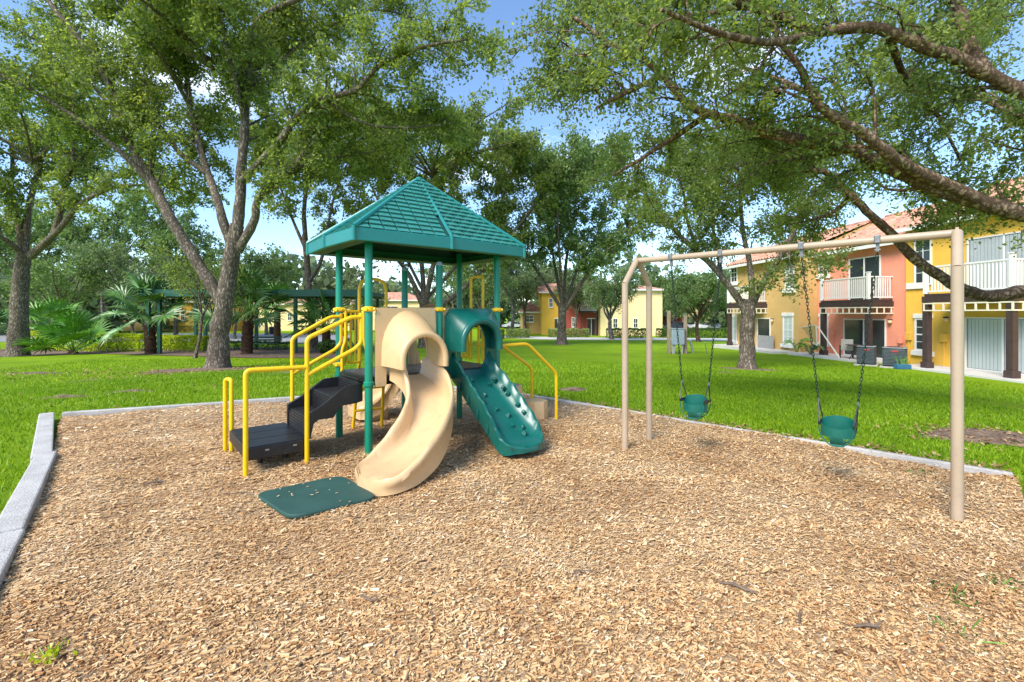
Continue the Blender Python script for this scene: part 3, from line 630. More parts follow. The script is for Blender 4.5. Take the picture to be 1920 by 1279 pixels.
# back slide with its own hood
op = arch(1.365, .265, 1.12, 1.52, .86)
panel('back_slide_panel', M['tan'], .975, 1.765, .77, 1.68, op, B_+.015, B_+.05, ps)
hood('back_slide_hood', M['tan'], [(B_+.05, arch(1.365, .38, 1.2, 1.74, 1.0)), (B_+.4, arch(1.365, .29, 1.08, 1.4, .99))], .04, .025, ps)
BS = [[1.365, B_+.02, .865, .235, .16], [1.36, B_+.3, .76, .25, .2], [1.27, B_+.55, .58, .26, .2], [1.08, B_+.72, .40, .27, .18], [.85, B_+.80, .26, .28, .14], [.6, B_+.82, .2, .27, .06], [.5, B_+.82, .19, .2, .01]]
MB().loft(sweep(BS, slide_sec)).build('back_slide', M['tan'], ps, ang=60)
MB().box((.72, B_+.66, -.05), (.98, B_+.92, .22)).build('back_slide_foot', M['tan'], ps, bevel=.02)
# right end: rails, loops and stepping pods
bent('handrail', [(1.84, -.06, 1.155), (2.29, -.1, 1.165), (2.87, -.1, .70), (2.87, -.1, -.1)], rb=.08)
bent('handrail', [(1.84, .5, 1.14), (2.28, .5, 1.12), (2.92, .5, .72), (2.92, .5, -.1)], rb=.08)
for vv in (.13, .5):
    bent('hand_loop', [(1.87, vv, .8), (1.87, vv, 1.40), (1.90, vv, 1.44)], .018)
bent('ladder_loop', [(1.86, .38, .9), (1.86, .38, 2.13), (1.86, .68, 2.13), (1.86, .68, .9)], .02, .06)
barrier_o = bent('barrier', [(1.83, .72, .94), (1.83, .72, 1.6), (1.83, .9, 1.6), (1.83, .9, .94), (1.83, .74, .94)], .017, .04)
MB().tube([(1.83, .81, .94), (1.83, .81, 1.6)], .014, 8).build('bar', M['yellow'], barrier_o)
for (u, v, h, rr) in ((2.72, .20, .27, .19), (2.25, .22, .55, .17)):
    pr = [(rr*.98, -.05), (rr, .05), (rr*.97, h-.02), (rr*.93, h), (0.001, h)]
    MB().lathe(pr, 8, (u, v, 0)).build('stepping_pod', M['tan'], ps, ang=30)

# ------------------------------------------------------------------ green rubber mat
mt = np.array([(-2.23, 4.005, 0), (-1.69, 3.54, 0), (-1.12, 3.93, 0), (-1.63, 4.44, 0)]); out = []
for i in range(4):
    a, b, c = mt[i-1], mt[i], mt[(i+1) % 4]; k = .13
    p, s = b+(a-b)/np.linalg.norm(a-b)*k, b+(c-b)/np.linalg.norm(c-b)*k
    for t in np.linspace(0, 1, 7): out.append((1-t)**2*p+2*t*(1-t)*b+t*t*s)
cm = np.mean(out, axis=0); S = []
def mzz(p): return float(mz(p[0], p[1]))*.35+.014
for sc_, z in ((.985, -.005), (1, .004), (1, .022), (.985, .030), (.55, .034), (.02, .034)): S.append([(cm[0]+(p[0]-cm[0])*sc_, cm[1]+(p[1]-cm[1])*sc_, mzz(p)*.6+mzz(cm)*.4+z) for p in out])
o = MB().loft(S).build('rubber_mat', M['mat']); tag(o, 'flat dark green rubber mat lying below the tan slide', 'mat')
q = np.random.default_rng(8); n = 26
cc = cm[None, :2]+q.normal(0, .22, (n, 2)); a = q.uniform(0, 6.28, n); l = q.uniform(.006, .014, n)
z = np.full(n, mzz(cm)+.042); ax = np.stack([np.cos(a), np.sin(a), 0*a], 1)*l[:, None]; bx = np.stack([-np.sin(a), np.cos(a), 0*a], 1)*l[:, None]*.35; c3 = np.stack([cc[:, 0], cc[:, 1], z], 1)
o = raw('scattered_chips', np.stack([c3-ax-bx, c3+ax-bx, c3+ax+bx, c3-ax+bx], 1).reshape(-1, 3), np.arange(n)[:, None]*4+np.array([[0, 1, 2, 3]]), M['chip'], tint=q.uniform(.5, 1, n)); tag(o, 'few pale wood chips scattered on the green mat', 'wood chips', kind='stuff')

# ------------------------------------------------------------------ swing set
D_ = np.array((.723, -.691)); N_ = np.array((.691, .723)); F0 = np.array((1.32, 5.42)); LEN, SP = 2.80, .59; ZB, ZT = 1.95, 2.235
sw = thing('swing_frame', 'tan painted steel swing frame with bent A-legs and long top beam', 'swing set', (*(F0+D_*LEN/2+N_*SP/2), 0))
OF = sw.location[:]
def swp(s, w, z): p = F0+D_*s+N_*w; return (p[0], p[1], z)
MB().tube([swp(.0, SP/2, ZT), swp(LEN, SP/2, ZT)], .034, 16).build('beam', M['swing'], sw, off=OF)
for s in (0, LEN):
    for w in (0, SP):
        lg = MB().tube([swp(s, w, -.1), swp(s, w, ZB)], .0375, 16).build('leg', M['swing'], sw, off=OF)
        MB().tube([swp(s, w, ZB-.012), swp(s, w+(SP/2-w)*.08, ZB+.02), swp(s, SP/2+(w-SP/2)*.06, ZT+.005)], .036, 16).build('leg_elbow', M['swing'], lg, off=OF)
    MB().tube([swp(s-.01, SP/2, ZT), swp(s+.01, SP/2, ZT)], .05, 16).build('apex_fitting', M['swing'], sw, off=OF)
def bucket_swing(s0, s1, zr, label):
    c = F0+D_*(s0+s1)/2+N_*SP/2; SX = .76; t = thing('bucket_swing', label, 'swing', (c[0], c[1], zr), math.atan2(D_[1], D_[0]), group='bucket swings on the tan frame'); hw = (s1-s0)/2
    def P(x, y, z): return (x, y, z)            # local x along the beam, z from the seat rim
    for sg in (-1, 1):
        zt = ZT-zr
        hg = MB().box((sg*hw-.022, -.045, zt-.03), (sg*hw+.022, .045, zt+.042)).build('hanger', M['steel'], t, bevel=.006, smooth=False)
        MB().box((sg*hw-.012, -.018, zt-.10), (sg*hw+.012, .018, zt-.03)).build('clevis', M['steel'], hg, smooth=False)
        MB().tube([(sg*hw-.02, 0, zt-.085), (sg*hw+.02, 0, zt-.085)], .008, 8).build('pin', M['steel'], hg)
        top = np.array((sg*hw, 0, zt-.09)); bot = np.array((sg*.15, 0, .19)); n = int(np.linalg.norm(bot-top)/.034); ch = MB(); dv = (bot-top)/np.linalg.norm(bot-top)
        sd_ = np.cross(dv, (0, 1, 0)); sd_ /= np.linalg.norm(sd_); fw = np.array((0, 1., 0))
        for i in range(n):
            cc = top+(bot-top)*(i+.5)/n; e = sd_ if i % 2 else fw; a = np.linspace(0, 2*np.pi, 10)
            ch.tube([cc+dv*.0235*np.cos(x)+e*.0095*np.sin(x) for x in a], .0034, 5, cap=False)
        ch.build('chain', M['chain'], t)
        MB().tube([bot+(0, 0, .015), bot-(0, 0, .015)], .011, 8).build('shackle', M['steel'], t)
        for yy in (-.09, .09): MB().tube([bot, (sg*.128, yy, .0)], .006, 6).build('hanger_rod', M['ac'], t)
        MB().box((sg*.131-.008, -.10, -.026), (sg*.131+.008, .10, .010)).build('bracket', M['black'], t, bevel=.006)
    n = 40; S = []
    def ringp(k, z, lift=0):
        return [(.132*k*math.cos(a), .105*k*math.sin(a), z+lift*math.sin(a)) for a in np.linspace(0, 2*np.pi, n, endpoint=False)]
    # shell: front (local -y faces the camera side) and higher back
    lifts = .045
    outer = [ringp(1.0, 0, lifts), ringp(1.0, -.07, lifts*.5), ringp(.97, -.125, .0)]
    inner = [ringp(.93, -.125, .0), ringp(.955, -.07, lifts*.5), ringp(.955, 0, lifts)]
    MB().loft(outer+inner+[outer[0]], cap=False).build('seat_shell', M['seat'], t)
    # leg straps and bottom between the two leg holes
    for yy in (-1, 1):
        MB().loft([[(x*.055, yy*.122*(1-.05*k)-.01, -.08-k*.09), (x*.055, yy*.122*(1-.05*k)+.01, -.08-k*.09)] if False else [(-.05, yy*(.099-.05*k*k), -.115-.085*k), (.05, yy*(.099-.05*k*k), -.115-.085*k), (.05, yy*(.089-.05*k*k), -.11-.08*k), (-.05, yy*(.089-.05*k*k), -.11-.08*k)] for k in np.linspace(0, 1, 6)]).build('leg_strap', M['seat'], t)
    MB().box((-.055, -.06, -.208), (.055, .06, -.19)).build('seat_bottom', M['seat'], t, bevel=.006)
    for yy in (-.096, .096):
        MB().tube([(.129*math.cos(a), yy*(.8+.2*abs(math.cos(a))), -.04-.165*math.sin(a)) for a in np.linspace(0, math.pi, 18)], .006, 8).build('edge_cord', M['seat'], t)
    return t
bucket_swing(.427, .98, .64, 'green bucket swing hanging nearer the far bent legs of the frame')
bucket_swing(1.726, 2.30, .60, 'green bucket swing hanging nearest the single right post, larger in view')
#PART3

# ------------------------------------------------------------------ the row of townhouses on the right
FN = np.array((-.996, -.09)); FU = np.array((-.09, .996)); FR = np.array((20.75, 0.)); FZ = -.74
def fp(s, w, z):                                # s along the facade (away from the camera), w out of the wall
    p = FR+FU*s/.996+FN*w; return np.array((p[0], p[1], z))
def wp(px, py, w):                              # facade coordinates seen at a pixel on the plane w
    k = (px-960)/F; y0 = FR+FN*w; Y = (y0[0]+.0904*y0[1])/(k+.0904); return (Y-FN[1]*w, EYE-(py-HZ)/F*Y)
def fbox(b, s0, s1, w0, w1, z0, z1):
    return b.hexa([fp(s0,w0,z0), fp(s1,w0,z0), fp(s1,w1,z0), fp(s0,w1,z0), fp(s0,w0,z1), fp(s1,w0,z1), fp(s1,w1,z1), fp(s0,w1,z1)])
class House:
    def __init__(s, name, label, s0, s1, w, eave, m, wallm):
        s.root = thing(name, label, 'house', tuple(fp((s0+s1)/2, w-3, FZ)), group='townhouse row on the right'); s.o = s.root.location[:]; s.w = w; s.m = m; s.eave = eave; s.s0 = s0; s.s1 = s1
        s.wall = fbox(MB(), s0, s1, w-9, w, FZ-.4, eave).build('wall', wallm, s.root, off=s.o, smooth=False)
    def part(s, name, m, boxes, parent=None, bevel=0):
        b = MB()
        for bx in boxes: fbox(b, *bx)
        return b.build(name, M[m], parent or s.root, off=s.o, smooth=False, bevel=bevel)
    def roof(s, ov=.5, ridge=4.6, slope=.42, far=9):
        """hip-ended tile sheet with rolled courses"""
        n = int((s.s1-s.s0+.3)/.06); m = 34; V = []; ee = s.eave
        for i in range(n+1):
            ss = s.s0-.12+(s.s1-s.s0+.24)*i/n; ph = math.sin(ss*2*math.pi/.30)
            for j in range(m+1):
                t = j/m; w = s.w+ov-(ov+ridge)*t; z = ee+.10+(ov+ridge)*t*slope+.075*max(ph, -.3)+.04*(1-((t*12) % 1)); V.append(fp(ss, w, z))
        f = [(i*(m+1)+j, (i+1)*(m+1)+j, (i+1)*(m+1)+j+1, i*(m+1)+j+1) for i in range(n) for j in range(m)]
        r = MB().add(V, f).build('roof', M['tile'], s.root, off=s.o, ang=70)
        zr = ee+.12+(ov+ridge)*slope
        b = MB(); b.add([fp(s.s0-.12, s.w-ridge, zr), fp(s.s1+.12, s.w-ridge, zr), fp(s.s1+.12, s.w-far-.4, ee+.1), fp(s.s0-.12, s.w-far-.4, ee+.1)], [(0, 1, 2, 3)]); b.build('roof_back', M['tile'], r, off=s.o)
        MB().tube([fp(s.s0-.14, s.w-ridge, zr+.03), fp(s.s1+.14, s.w-ridge, zr+.03)], .11, 8).build('ridge_tiles', M['tile'], r, off=s.o)
        for e in (s.s0, s.s1):
            g_ = MB()
            for x in (e-.06, e+.06): pass
            g_.add([fp(e-.05, s.w, ee), fp(e-.05, s.w-ridge, zr-.08), fp(e-.05, s.w-far, ee), fp(e+.05, s.w, ee), fp(e+.05, s.w-ridge, zr-.08), fp(e+.05, s.w-far, ee)], [(0,1,2), (5,4,3), (0,3,4,1), (1,4,5,2)]); g_.build('gable', M['tile'] if s.eave > 5.3 else s.wall.data.materials[0], s.root, off=s.o, smooth=False)
        s.part('fascia', 'white', [(s.s0-.1, s.s1+.1, s.w+ov-.03, s.w+ov, ee-.10, ee+.08)]); s.part('soffit', 'white', [(s.s0-.1, s.s1+.1, s.w+.002, s.w+ov-.03, ee-.03, ee+.0)])
    def window(s, pxy, w=None, sill=True, pane='glass', mul=True, head=True):
        """pxy: pixel rectangle x0,x1,y_top,y_bottom taken at the middle column"""
        w = s.w if w is None else w; (x0, x1, yt, yb) = pxy; sb = wp(x0, yt, w)[0]; sa = wp(x1, yt, w)[0]; zt = wp((x0+x1)/2, yt, w)[1]; zb = wp((x0+x1)/2, yb, w)[1]; t = .07
        wn = s.part('window', pane, [(sa, sb, w-.02, w+.012, zb, zt)])
        s.part('window_frame', 'white', [(sa-t, sa, w-.01, w+.05, zb-t, zt+t), (sb, sb+t, w-.01, w+.05, zb-t, zt+t), (sa, sb, w-.01, w+.05, zt, zt+t), (sa, sb, w-.01, w+.05, zb-t, zb)], wn)
        zm = (zb+zt)/2; mm = [(sa, sb, w, w+.035, zm-.03, zm+.03)]
        if mul: mm += [((sa+sb)/2-.015, (sa+sb)/2+.015, w, w+.028, zb, zt), (sa, sb, w, w+.025, (zm+zt)/2-.012, (zm+zt)/2+.012), (sa, sb, w, w+.025, (zm+zb)/2-.012, (zm+zb)/2+.012)]
        s.part('muntin', 'white', mm, wn)
        if sill: s.part('sill', 'white', [(sa-.18, sb+.18, w-.01, w+.14, zb-.30, zb-t-.003)], wn, bevel=.015)
        if head: s.part('lintel', 'white', [(sa-.12, sb+.12, w-.01, w+.09, zt+t+.003, zt+.28)], wn, bevel=.015)
        return wn
    def door(s, pxy, w=None, leaves=2, panes=('glass', 'glass'), zb=None):
        w = s.w if w is None else w; (x0, x1, yt, yb) = pxy; sb = wp(x0, yt, w)[0]; sa = wp(x1, yt, w)[0]; zt = wp((x0+x1)/2, yt, w)[1]; zb = wp((x0+x1)/2, yb, w)[1] if zb is None else zb; t = .055
        d = s.part('sliding_door', 'white', [(sa-t, sa, w-.01, w+.05, zb, zt+t), (sb, sb+t, w-.01, w+.05, zb, zt+t), (sa, sb, w-.01, w+.05, zt, zt+t), (sa, sb, w-.01, w+.04, zb-.02, zb+.04)])
        for k in range(leaves):
            a, b = sa+(sb-sa)*k/leaves, sa+(sb-sa)*(k+1)/leaves; pn = s.part('pane', 'slatback' if panes[k] in ('blind', 'shade') else panes[k], [(a+.02, b-.02, w-.02+.008*k, w+.008+.008*k, zb+.04, zt)], d)
            s.part('stile', 'white', [(b-.03, b+.03, w+.0, w+.04, zb+.04, zt)] if k < leaves-1 else [(a, a+.04, w, w+.03, zb+.04, zt)], pn)
            if panes[k] in ('blind', 'shade'):
                nb = 9
                for i in range(nb):
                    q0 = a+.05+(b-a-.1)*i/nb; s.part('slat', panes[k], [(q0, q0+(b-a-.1)/nb*.86, w+.0165, w+.024, zb+.06, zt-.02)], pn)
        return d
    def balcony(s, sa, sb, wd, zs, zr, cols, w=None, side_near=True, far_rail=True):
        w = s.w if w is None else w; wo = w+wd
        b = s.part('balcony', 'brown', [(sa, sb, w, wo, zs-.10, zs)], bevel=.01)
        s.part('beam', 'brown', [(sa-.08, sb+.08, wo-.16, wo+.03, zs-.36, zs-.103)], b); s.part('beam', 'brown', [(sa-.06, sa+.1, w, wo-.163, zs-.34, zs-.103)], b); s.part('beam', 'brown', [(sb-.1, sb+.06, w, wo-.163, zs-.34, zs-.103)], b)
        for c in cols:
            cl = s.part('column', 'brown', [(c-.11, c+.11, wo-.22, wo, FZ-.05, zs-.363)]); s.part('column_base', 'brown', [(c-.16, c+.16, wo-.27, wo+.05, FZ-.1, FZ+.28)], cl, bevel=.02)
        rl = s.part('railing', 'white', [(sa, sb, wo-.08, wo, zr-.06, zr), (sa, sb, wo-.065, wo-.015, zs+.07, zs+.13), (sa, sa+.07, w, wo-.083, zr-.06, zr), (sa, sa+.05, w, wo-.083, zs+.07, zs+.13)])
        for p_ in (sa+.04, sb-.04):
            s.part('newel', 'white', [(p_-.07, p_+.07, wo-.11, wo+.03, zs, zr+.16), (p_-.09, p_+.09, wo-.13, wo+.05, zr+.163, zr+.21)], rl, bevel=.01)
        bal = s.part('baluster', 'white', [(sa+.14, sa+.18, wo-.06, wo-.02, zs+.133, zr-.063)], rl)
        step = .125; n = int((sb-sa-.3)/step)
        for i in range(1, n):
            d = fp(sa+i*step, 0, 0)-fp(sa, 0, 0); copy_part(bal, rl, loc=tuple(d))
        bs = s.part('baluster', 'white', [(sa+.01, sa+.05, w+.10, w+.14, zs+.133, zr-.063)], rl); n = int((wd-.25)/step)
        for i in range(1, n): d = fp(0, i*step, 0)-fp(0, 0, 0); copy_part(bs, rl, loc=tuple(d))
        # cream trellis under the deck
        z0, z1 = zs-.72, zs-.38
        tr = s.part('trellis', 'cream', [(sa-.04, sb+.04, wo-.02, wo+.02, z1-.05, z1), (sa-.04, sb+.04, wo-.02, wo+.02, z0, z0+.05), (sa-.04, sa, w, wo-.023, z1-.05, z1), (sa-.04, sa, w, wo-.023, z0, z0+.05)])
        n = max(3, int((sb-sa)/.36))
        for i in range(n+1): x = sa+(sb-sa)*i/n; s.part('trellis_bar', 'cream', [(x-.03, x+.03, wo-.018, wo+.018, z0+.053, z1-.053)], tr)
        n = max(2, int(wd/.36))
        for i in range(n): x = w+.1+(wd-.15)*i/n; s.part('trellis_bar', 'cream', [(sa-.035, sa-.005, x-.03, x+.03, z0+.053, z1-.053)], tr)
        return b
    def lamp(s, px, py, w=None):
        w = s.w if w is None else w; a, z = wp(px, py, w); p = fp(a, w+.1, z)
        l = MB().lathe([(.09, .10), (.10, .06), (.06, .03)], 10, tuple(p)).build('porch_lamp', M['brown'], s.root, off=s.o); MB().lathe([(.07, .03), (.10, -.02), (.085, -.09), (.02, -.12)], 10, tuple(p)).build('globe', M['lamp'], l, off=s.o)
hy = House('townhouse', 'mustard yellow two-storey townhouse at the right edge with white balcony', 12.5, 22.1, 0, 5.5, M, M['h_yellow'])
hy.roof(); hy.window((1718, 1745, 450, 532), mul=True, head=False, sill=False); hy.window((1719, 1745, 600, 655))
hy.part('band', 'white', [(wp(1736, 520, 0)[0], 22.02, .0, .08, 2.72, 3.0)], bevel=.01)
hy.door((1813, 1960, 598, 690), panes=('blind', 'shade')[::1], zb=FZ+.02); hy.door((1817, 1960, 440, 545), panes=('blind', 'blind'), zb=2.45)
hy.balcony(wp(1899, 540, 1.5)[0], wp(1737, 540, 1.5)[0]+.1, 1.5, 2.40, 3.55, (wp(1897, 600, 1.4)[0], wp(1738, 600, 1.4)[0]))
hy.lamp(1777, 598); hy.lamp(1690, 0) if False else None
for (px, py) in ((1706, 637), (1772, 640)):
    a, z = wp(px, py, 0); mb_ = hy.part('meter_box', 'h_yellow', [(a-.12, a+.12, .0, .13, z-.02, z+.34)], bevel=.01)
    hy.part('conduit', 'h_yellow', [(a-.02, a+.02, .03, .07, FZ, z-.023)], mb_)
hs = House('townhouse', 'salmon pink two-storey townhouse between the yellow and tan ones', 22.12, 27.85, -.12, 5.02, M, M['h_salmon'])
hs.roof(ov=.45, slope=.46); hs.window((1537, 1552, 487, 513), head=False); hs.window((1539, 1552, 597, 640))
hs.door((1594, 1650, 484, 548), panes=('glass', 'glass'), zb=2.25); hs.door((1584, 1660, 600, 664), zb=FZ+.02)
hs.balcony(22.9, 26.0, 1.3, 2.28, 3.42, (23.0, 25.92))
hs.lamp(1584, 488); hs.lamp(1672, 602)
for (px, py) in ((1564, 628), (1691, 640)):
    a, z = wp(px, py, -.12); mb_ = hs.part('meter_box', 'h_salmon', [(a-.1, a+.1, -.12, .02, z-.1, z+.3)], bevel=.01); hs.part('conduit', 'h_salmon', [(a-.02, a+.02, -.1, -.06, FZ, z-.103)], mb_)
ht = House('townhouse', 'tan two-storey townhouse farthest along the row, behind the oak trunk', 27.87, 35.1, 1.05, 5.0, M, M['h_tan'])
ht.roof(ov=.5, slope=.4); ht.window((1474, 1489, 490, 540), head=False, pane='shade'); ht.window((1470, 1486, 595, 643), pane='shade'); ht.window((1371, 1381, 597, 637), pane='shade'); ht.window((1372, 1382, 495, 528), head=False)
ht.door((1421, 1444, 598, 650), leaves=1, zb=FZ+.02); ht.balcony(30.9, 33.7, 1.1, 2.3, 3.42, (33.6,)); ht.lamp(1450, 600)
ht.part('screen', 'fence', [(wp(1449, 640, 1.3)[0], wp(1420, 640, 1.3)[0], 1.25, 1.3, FZ, FZ+.85)])
for nm, a, b, w0, w1 in (('patio', 12.5, 21.2, .0, 1.9), ('patio', 22.3, 27.6, -.1, 2.0), ('patio', 28.2, 34.8, 1.05, 2.6)):
    o = fbox(MB(), a, b, w0, w1, FZ-.3, FZ+.02).build(nm, M['pave'], None, smooth=False, bevel=.01); tag(o, kind='structure')

# air conditioners
def ac_unit(px, py, w, h, label, rz):
    p = gp(px, py); t = thing('air_conditioner', label, 'air conditioner', (p[0], p[1], p[2]-.02), rz, 'air conditioners by the salmon patio')
    MB().box((-w/2-.1, -w/2-.1, 0), (w/2+.1, w/2+.1, .08)).build('pad', M['concrete'], t, smooth=False)
    c = MB().box((-w/2, -w/2, .08), (w/2, w/2, h-.05)).build('casing', M['ac'], t, bevel=.05)
    MB().box((-w/2-.015, -w/2-.015, h-.05), (w/2+.015, w/2+.015, h)).build('top', M['acl'], t, bevel=.03)
    n = 11
    for i in range(n):
        z = .16+(h-.3)*i/(n-1)
        MB().box((-w/2-.012, -w/2-.012, z), (w/2+.012, w/2+.012, z+.022)).build('louvre', M['louvre'], c, smooth=False)
    MB().box((-.1, -w/2-.02, h-.2), (.14, -w/2-.013, h-.14)).build('badge', M['red'], c, smooth=False)
    MB().lathe([(w*.36, h), (w*.36, h+.015), (w*.3, h+.02)], 20).build('fan_guard', M['ac'], t)
ac_unit(1625, 685, .66, .92, 'dark louvred air conditioner, left of the pair beside the salmon patio', -.75)
ac_unit(1678, 689, .80, .92, 'dark louvred air conditioner, right of the pair behind the blue planter', -.75)
# planter, patio furniture, leaning panel
p = gp(1692, 692); t = thing('planter', 'blue planter box with thin green plants by the air conditioners', 'planter', p)
MB().box((-.28, -.14, 0), (.28, .14, .20)).build('box', M['blue'], t, bevel=.02)
q = np.random.default_rng(21)
for i in range(16):
    a = q.uniform(-.22, .22); c = q.uniform(-.08, .08); MB().tube([(a, c, .18), (a+q.normal(0, .06), c+q.normal(0, .06), .36), (a+q.normal(0, .18), c+q.normal(0, .12), q.uniform(.4, .65))], [.012, .009, .002], 4).build('leaf_blade', M['frond_bright'], t)
def patio_chair(p, rz, label):
    t = thing('patio_chair', label, 'chair', p, rz)
    for x in (-.27, .27):
        for y in (-.25, .25): MB().tube([(x, y, 0), (x*.95, y, .62)], .022, 8).build('leg', M['brown'], t)
        MB().tube([(x, -.27, .62), (x, .27, .64)], .022, 8).build('arm', M['brown'], t)
    MB().box((-.26, -.26, .40), (.26, .26, .43)).build('seat', M['fabric'], t, bevel=.01)
    MB().hexa([(-.26, .24, .43), (.26, .24, .43), (.26, .27, .43), (-.26, .27, .43), (-.25, .36, .98), (.25, .36, .98), (.25, .39, .98), (-.25, .39, .98)]).build('backrest', M['fabric'], t, bevel=.01)
pp = fp(wp(1587, 670, 1.3)[0], 1.3, FZ+.02); patio_chair(tuple(pp), 2.6, 'sling-back patio chair on the salmon house patio')
pp = fp(wp(1607, 672, 1.4)[0], 1.45, FZ+.02); t = thing('patio_table', 'small round dark patio table beside the sling chair', 'table', tuple(pp))
MB().lathe([(.001, .70), (.45, .70), (.46, .715), (.45, .73), (.001, .735)], 20).build('table_top', M['brown'], t)
for a in (0, 2.1, 4.2): MB().tube([(.08*math.cos(a), .08*math.sin(a), .70), (.10*math.cos(a), .1*math.sin(a), .35), (.32*math.cos(a), .32*math.sin(a), 0)], .02, 6).build('leg', M['brown'], t)
a_, z_ = wp(1520, 632, 2.0); pt = fp(a_, 1.9, FZ); t = thing('leaning_screen', 'brown framed screen panel leaning beside the tan house corner', 'panel', tuple(pt))
po = [fp(wp(x, y, 1.9)[0], 1.9, wp(x, y, 1.9)[1]) for x, y in ((1503, 614), (1530, 610), (1532, 648), (1522, 640))]
b = MB(); b.hexa([tuple(x) for x in po]+[tuple(x+np.array((.04, .03, 0))) for x in po]); b.build('panel', M['h_tan'], t, off=pt, smooth=False)
for i in range(3): MB().tube([po[i], po[(i+1) % 4]], .03, 6).build('frame_bar', M['cream'], t, off=pt)
e0, e1 = fp(wp(1533, 612, 1.7)[0], 1.7, wp(1533, 612, 1.7)[1]), fp(wp(1574, 668, 1.7)[0], 1.7, FZ+.03)
MB().tube([e0, e1], .035, 6).build('prop_pole', M['cream'], t, off=pt)

# ------------------------------------------------------------------ utility box between posts
p = gp(1272, 663); t = thing('utility_box', 'grey utility cabinet mounted between two weathered timber posts', 'utility box', p, 0)
sc_ = p[1]/F
def lx(px): return (px-1272)*sc_
def lz(py): return (663-py)*sc_
for px in (1254, 1285): MB().box((lx(px)-.09, -.09, -.1), (lx(px)+.09, .09, lz(583 if px < 1270 else 592))).build('timber_post', M['wood'], t, bevel=.02)
cb = MB().box((lx(1257), -.32, lz(646)), (lx(1280), -.093, lz(617))).build('cabinet', M['greybox'], t, bevel=.02); MB().box((lx(1256), -.345, lz(617)+.003), (lx(1281), -.08, lz(615))).build('cabinet_lid', M['greybox'], cb, bevel=.01); MB().box((lx(1268), -.33, lz(632)), (lx(1269), -.323, lz(628))).build('latch', M['bolt'], cb)
for px in (1260, 1262, 1277): MB().tube([(lx(px), -.2, -.05), (lx(px), -.2, lz(646))], .06, 8).build('conduit', M['fence'], t)
p2 = gp(1300, 662); t = thing('marker_post', 'leaning white plastic marker post right of the utility cabinet', 'post', p2, 0)
MB().tube([(0, 0, -.1), (-.10, 0, .4), (-.2, 0, .75)], .07, 8).build('tube', M['fence'], t); MB().tube([(-.2, 0, .75), (-.215, 0, .80)], .075, 8).build('cap', M['white'], t)
p2 = gp(1326, 664); t = thing('marker_stake', 'thin grey stake standing in the lawn beyond the swings', 'stake', p2, 0); MB().tube([(0, 0, -.1), (-.12, 0, .66)], .02, 6).build('rod', M['steel'], t); MB().tube([(-.12, 0, .66), (-.125, 0, .70)], .024, 6).build('tip', M['white'], t)
#PART4

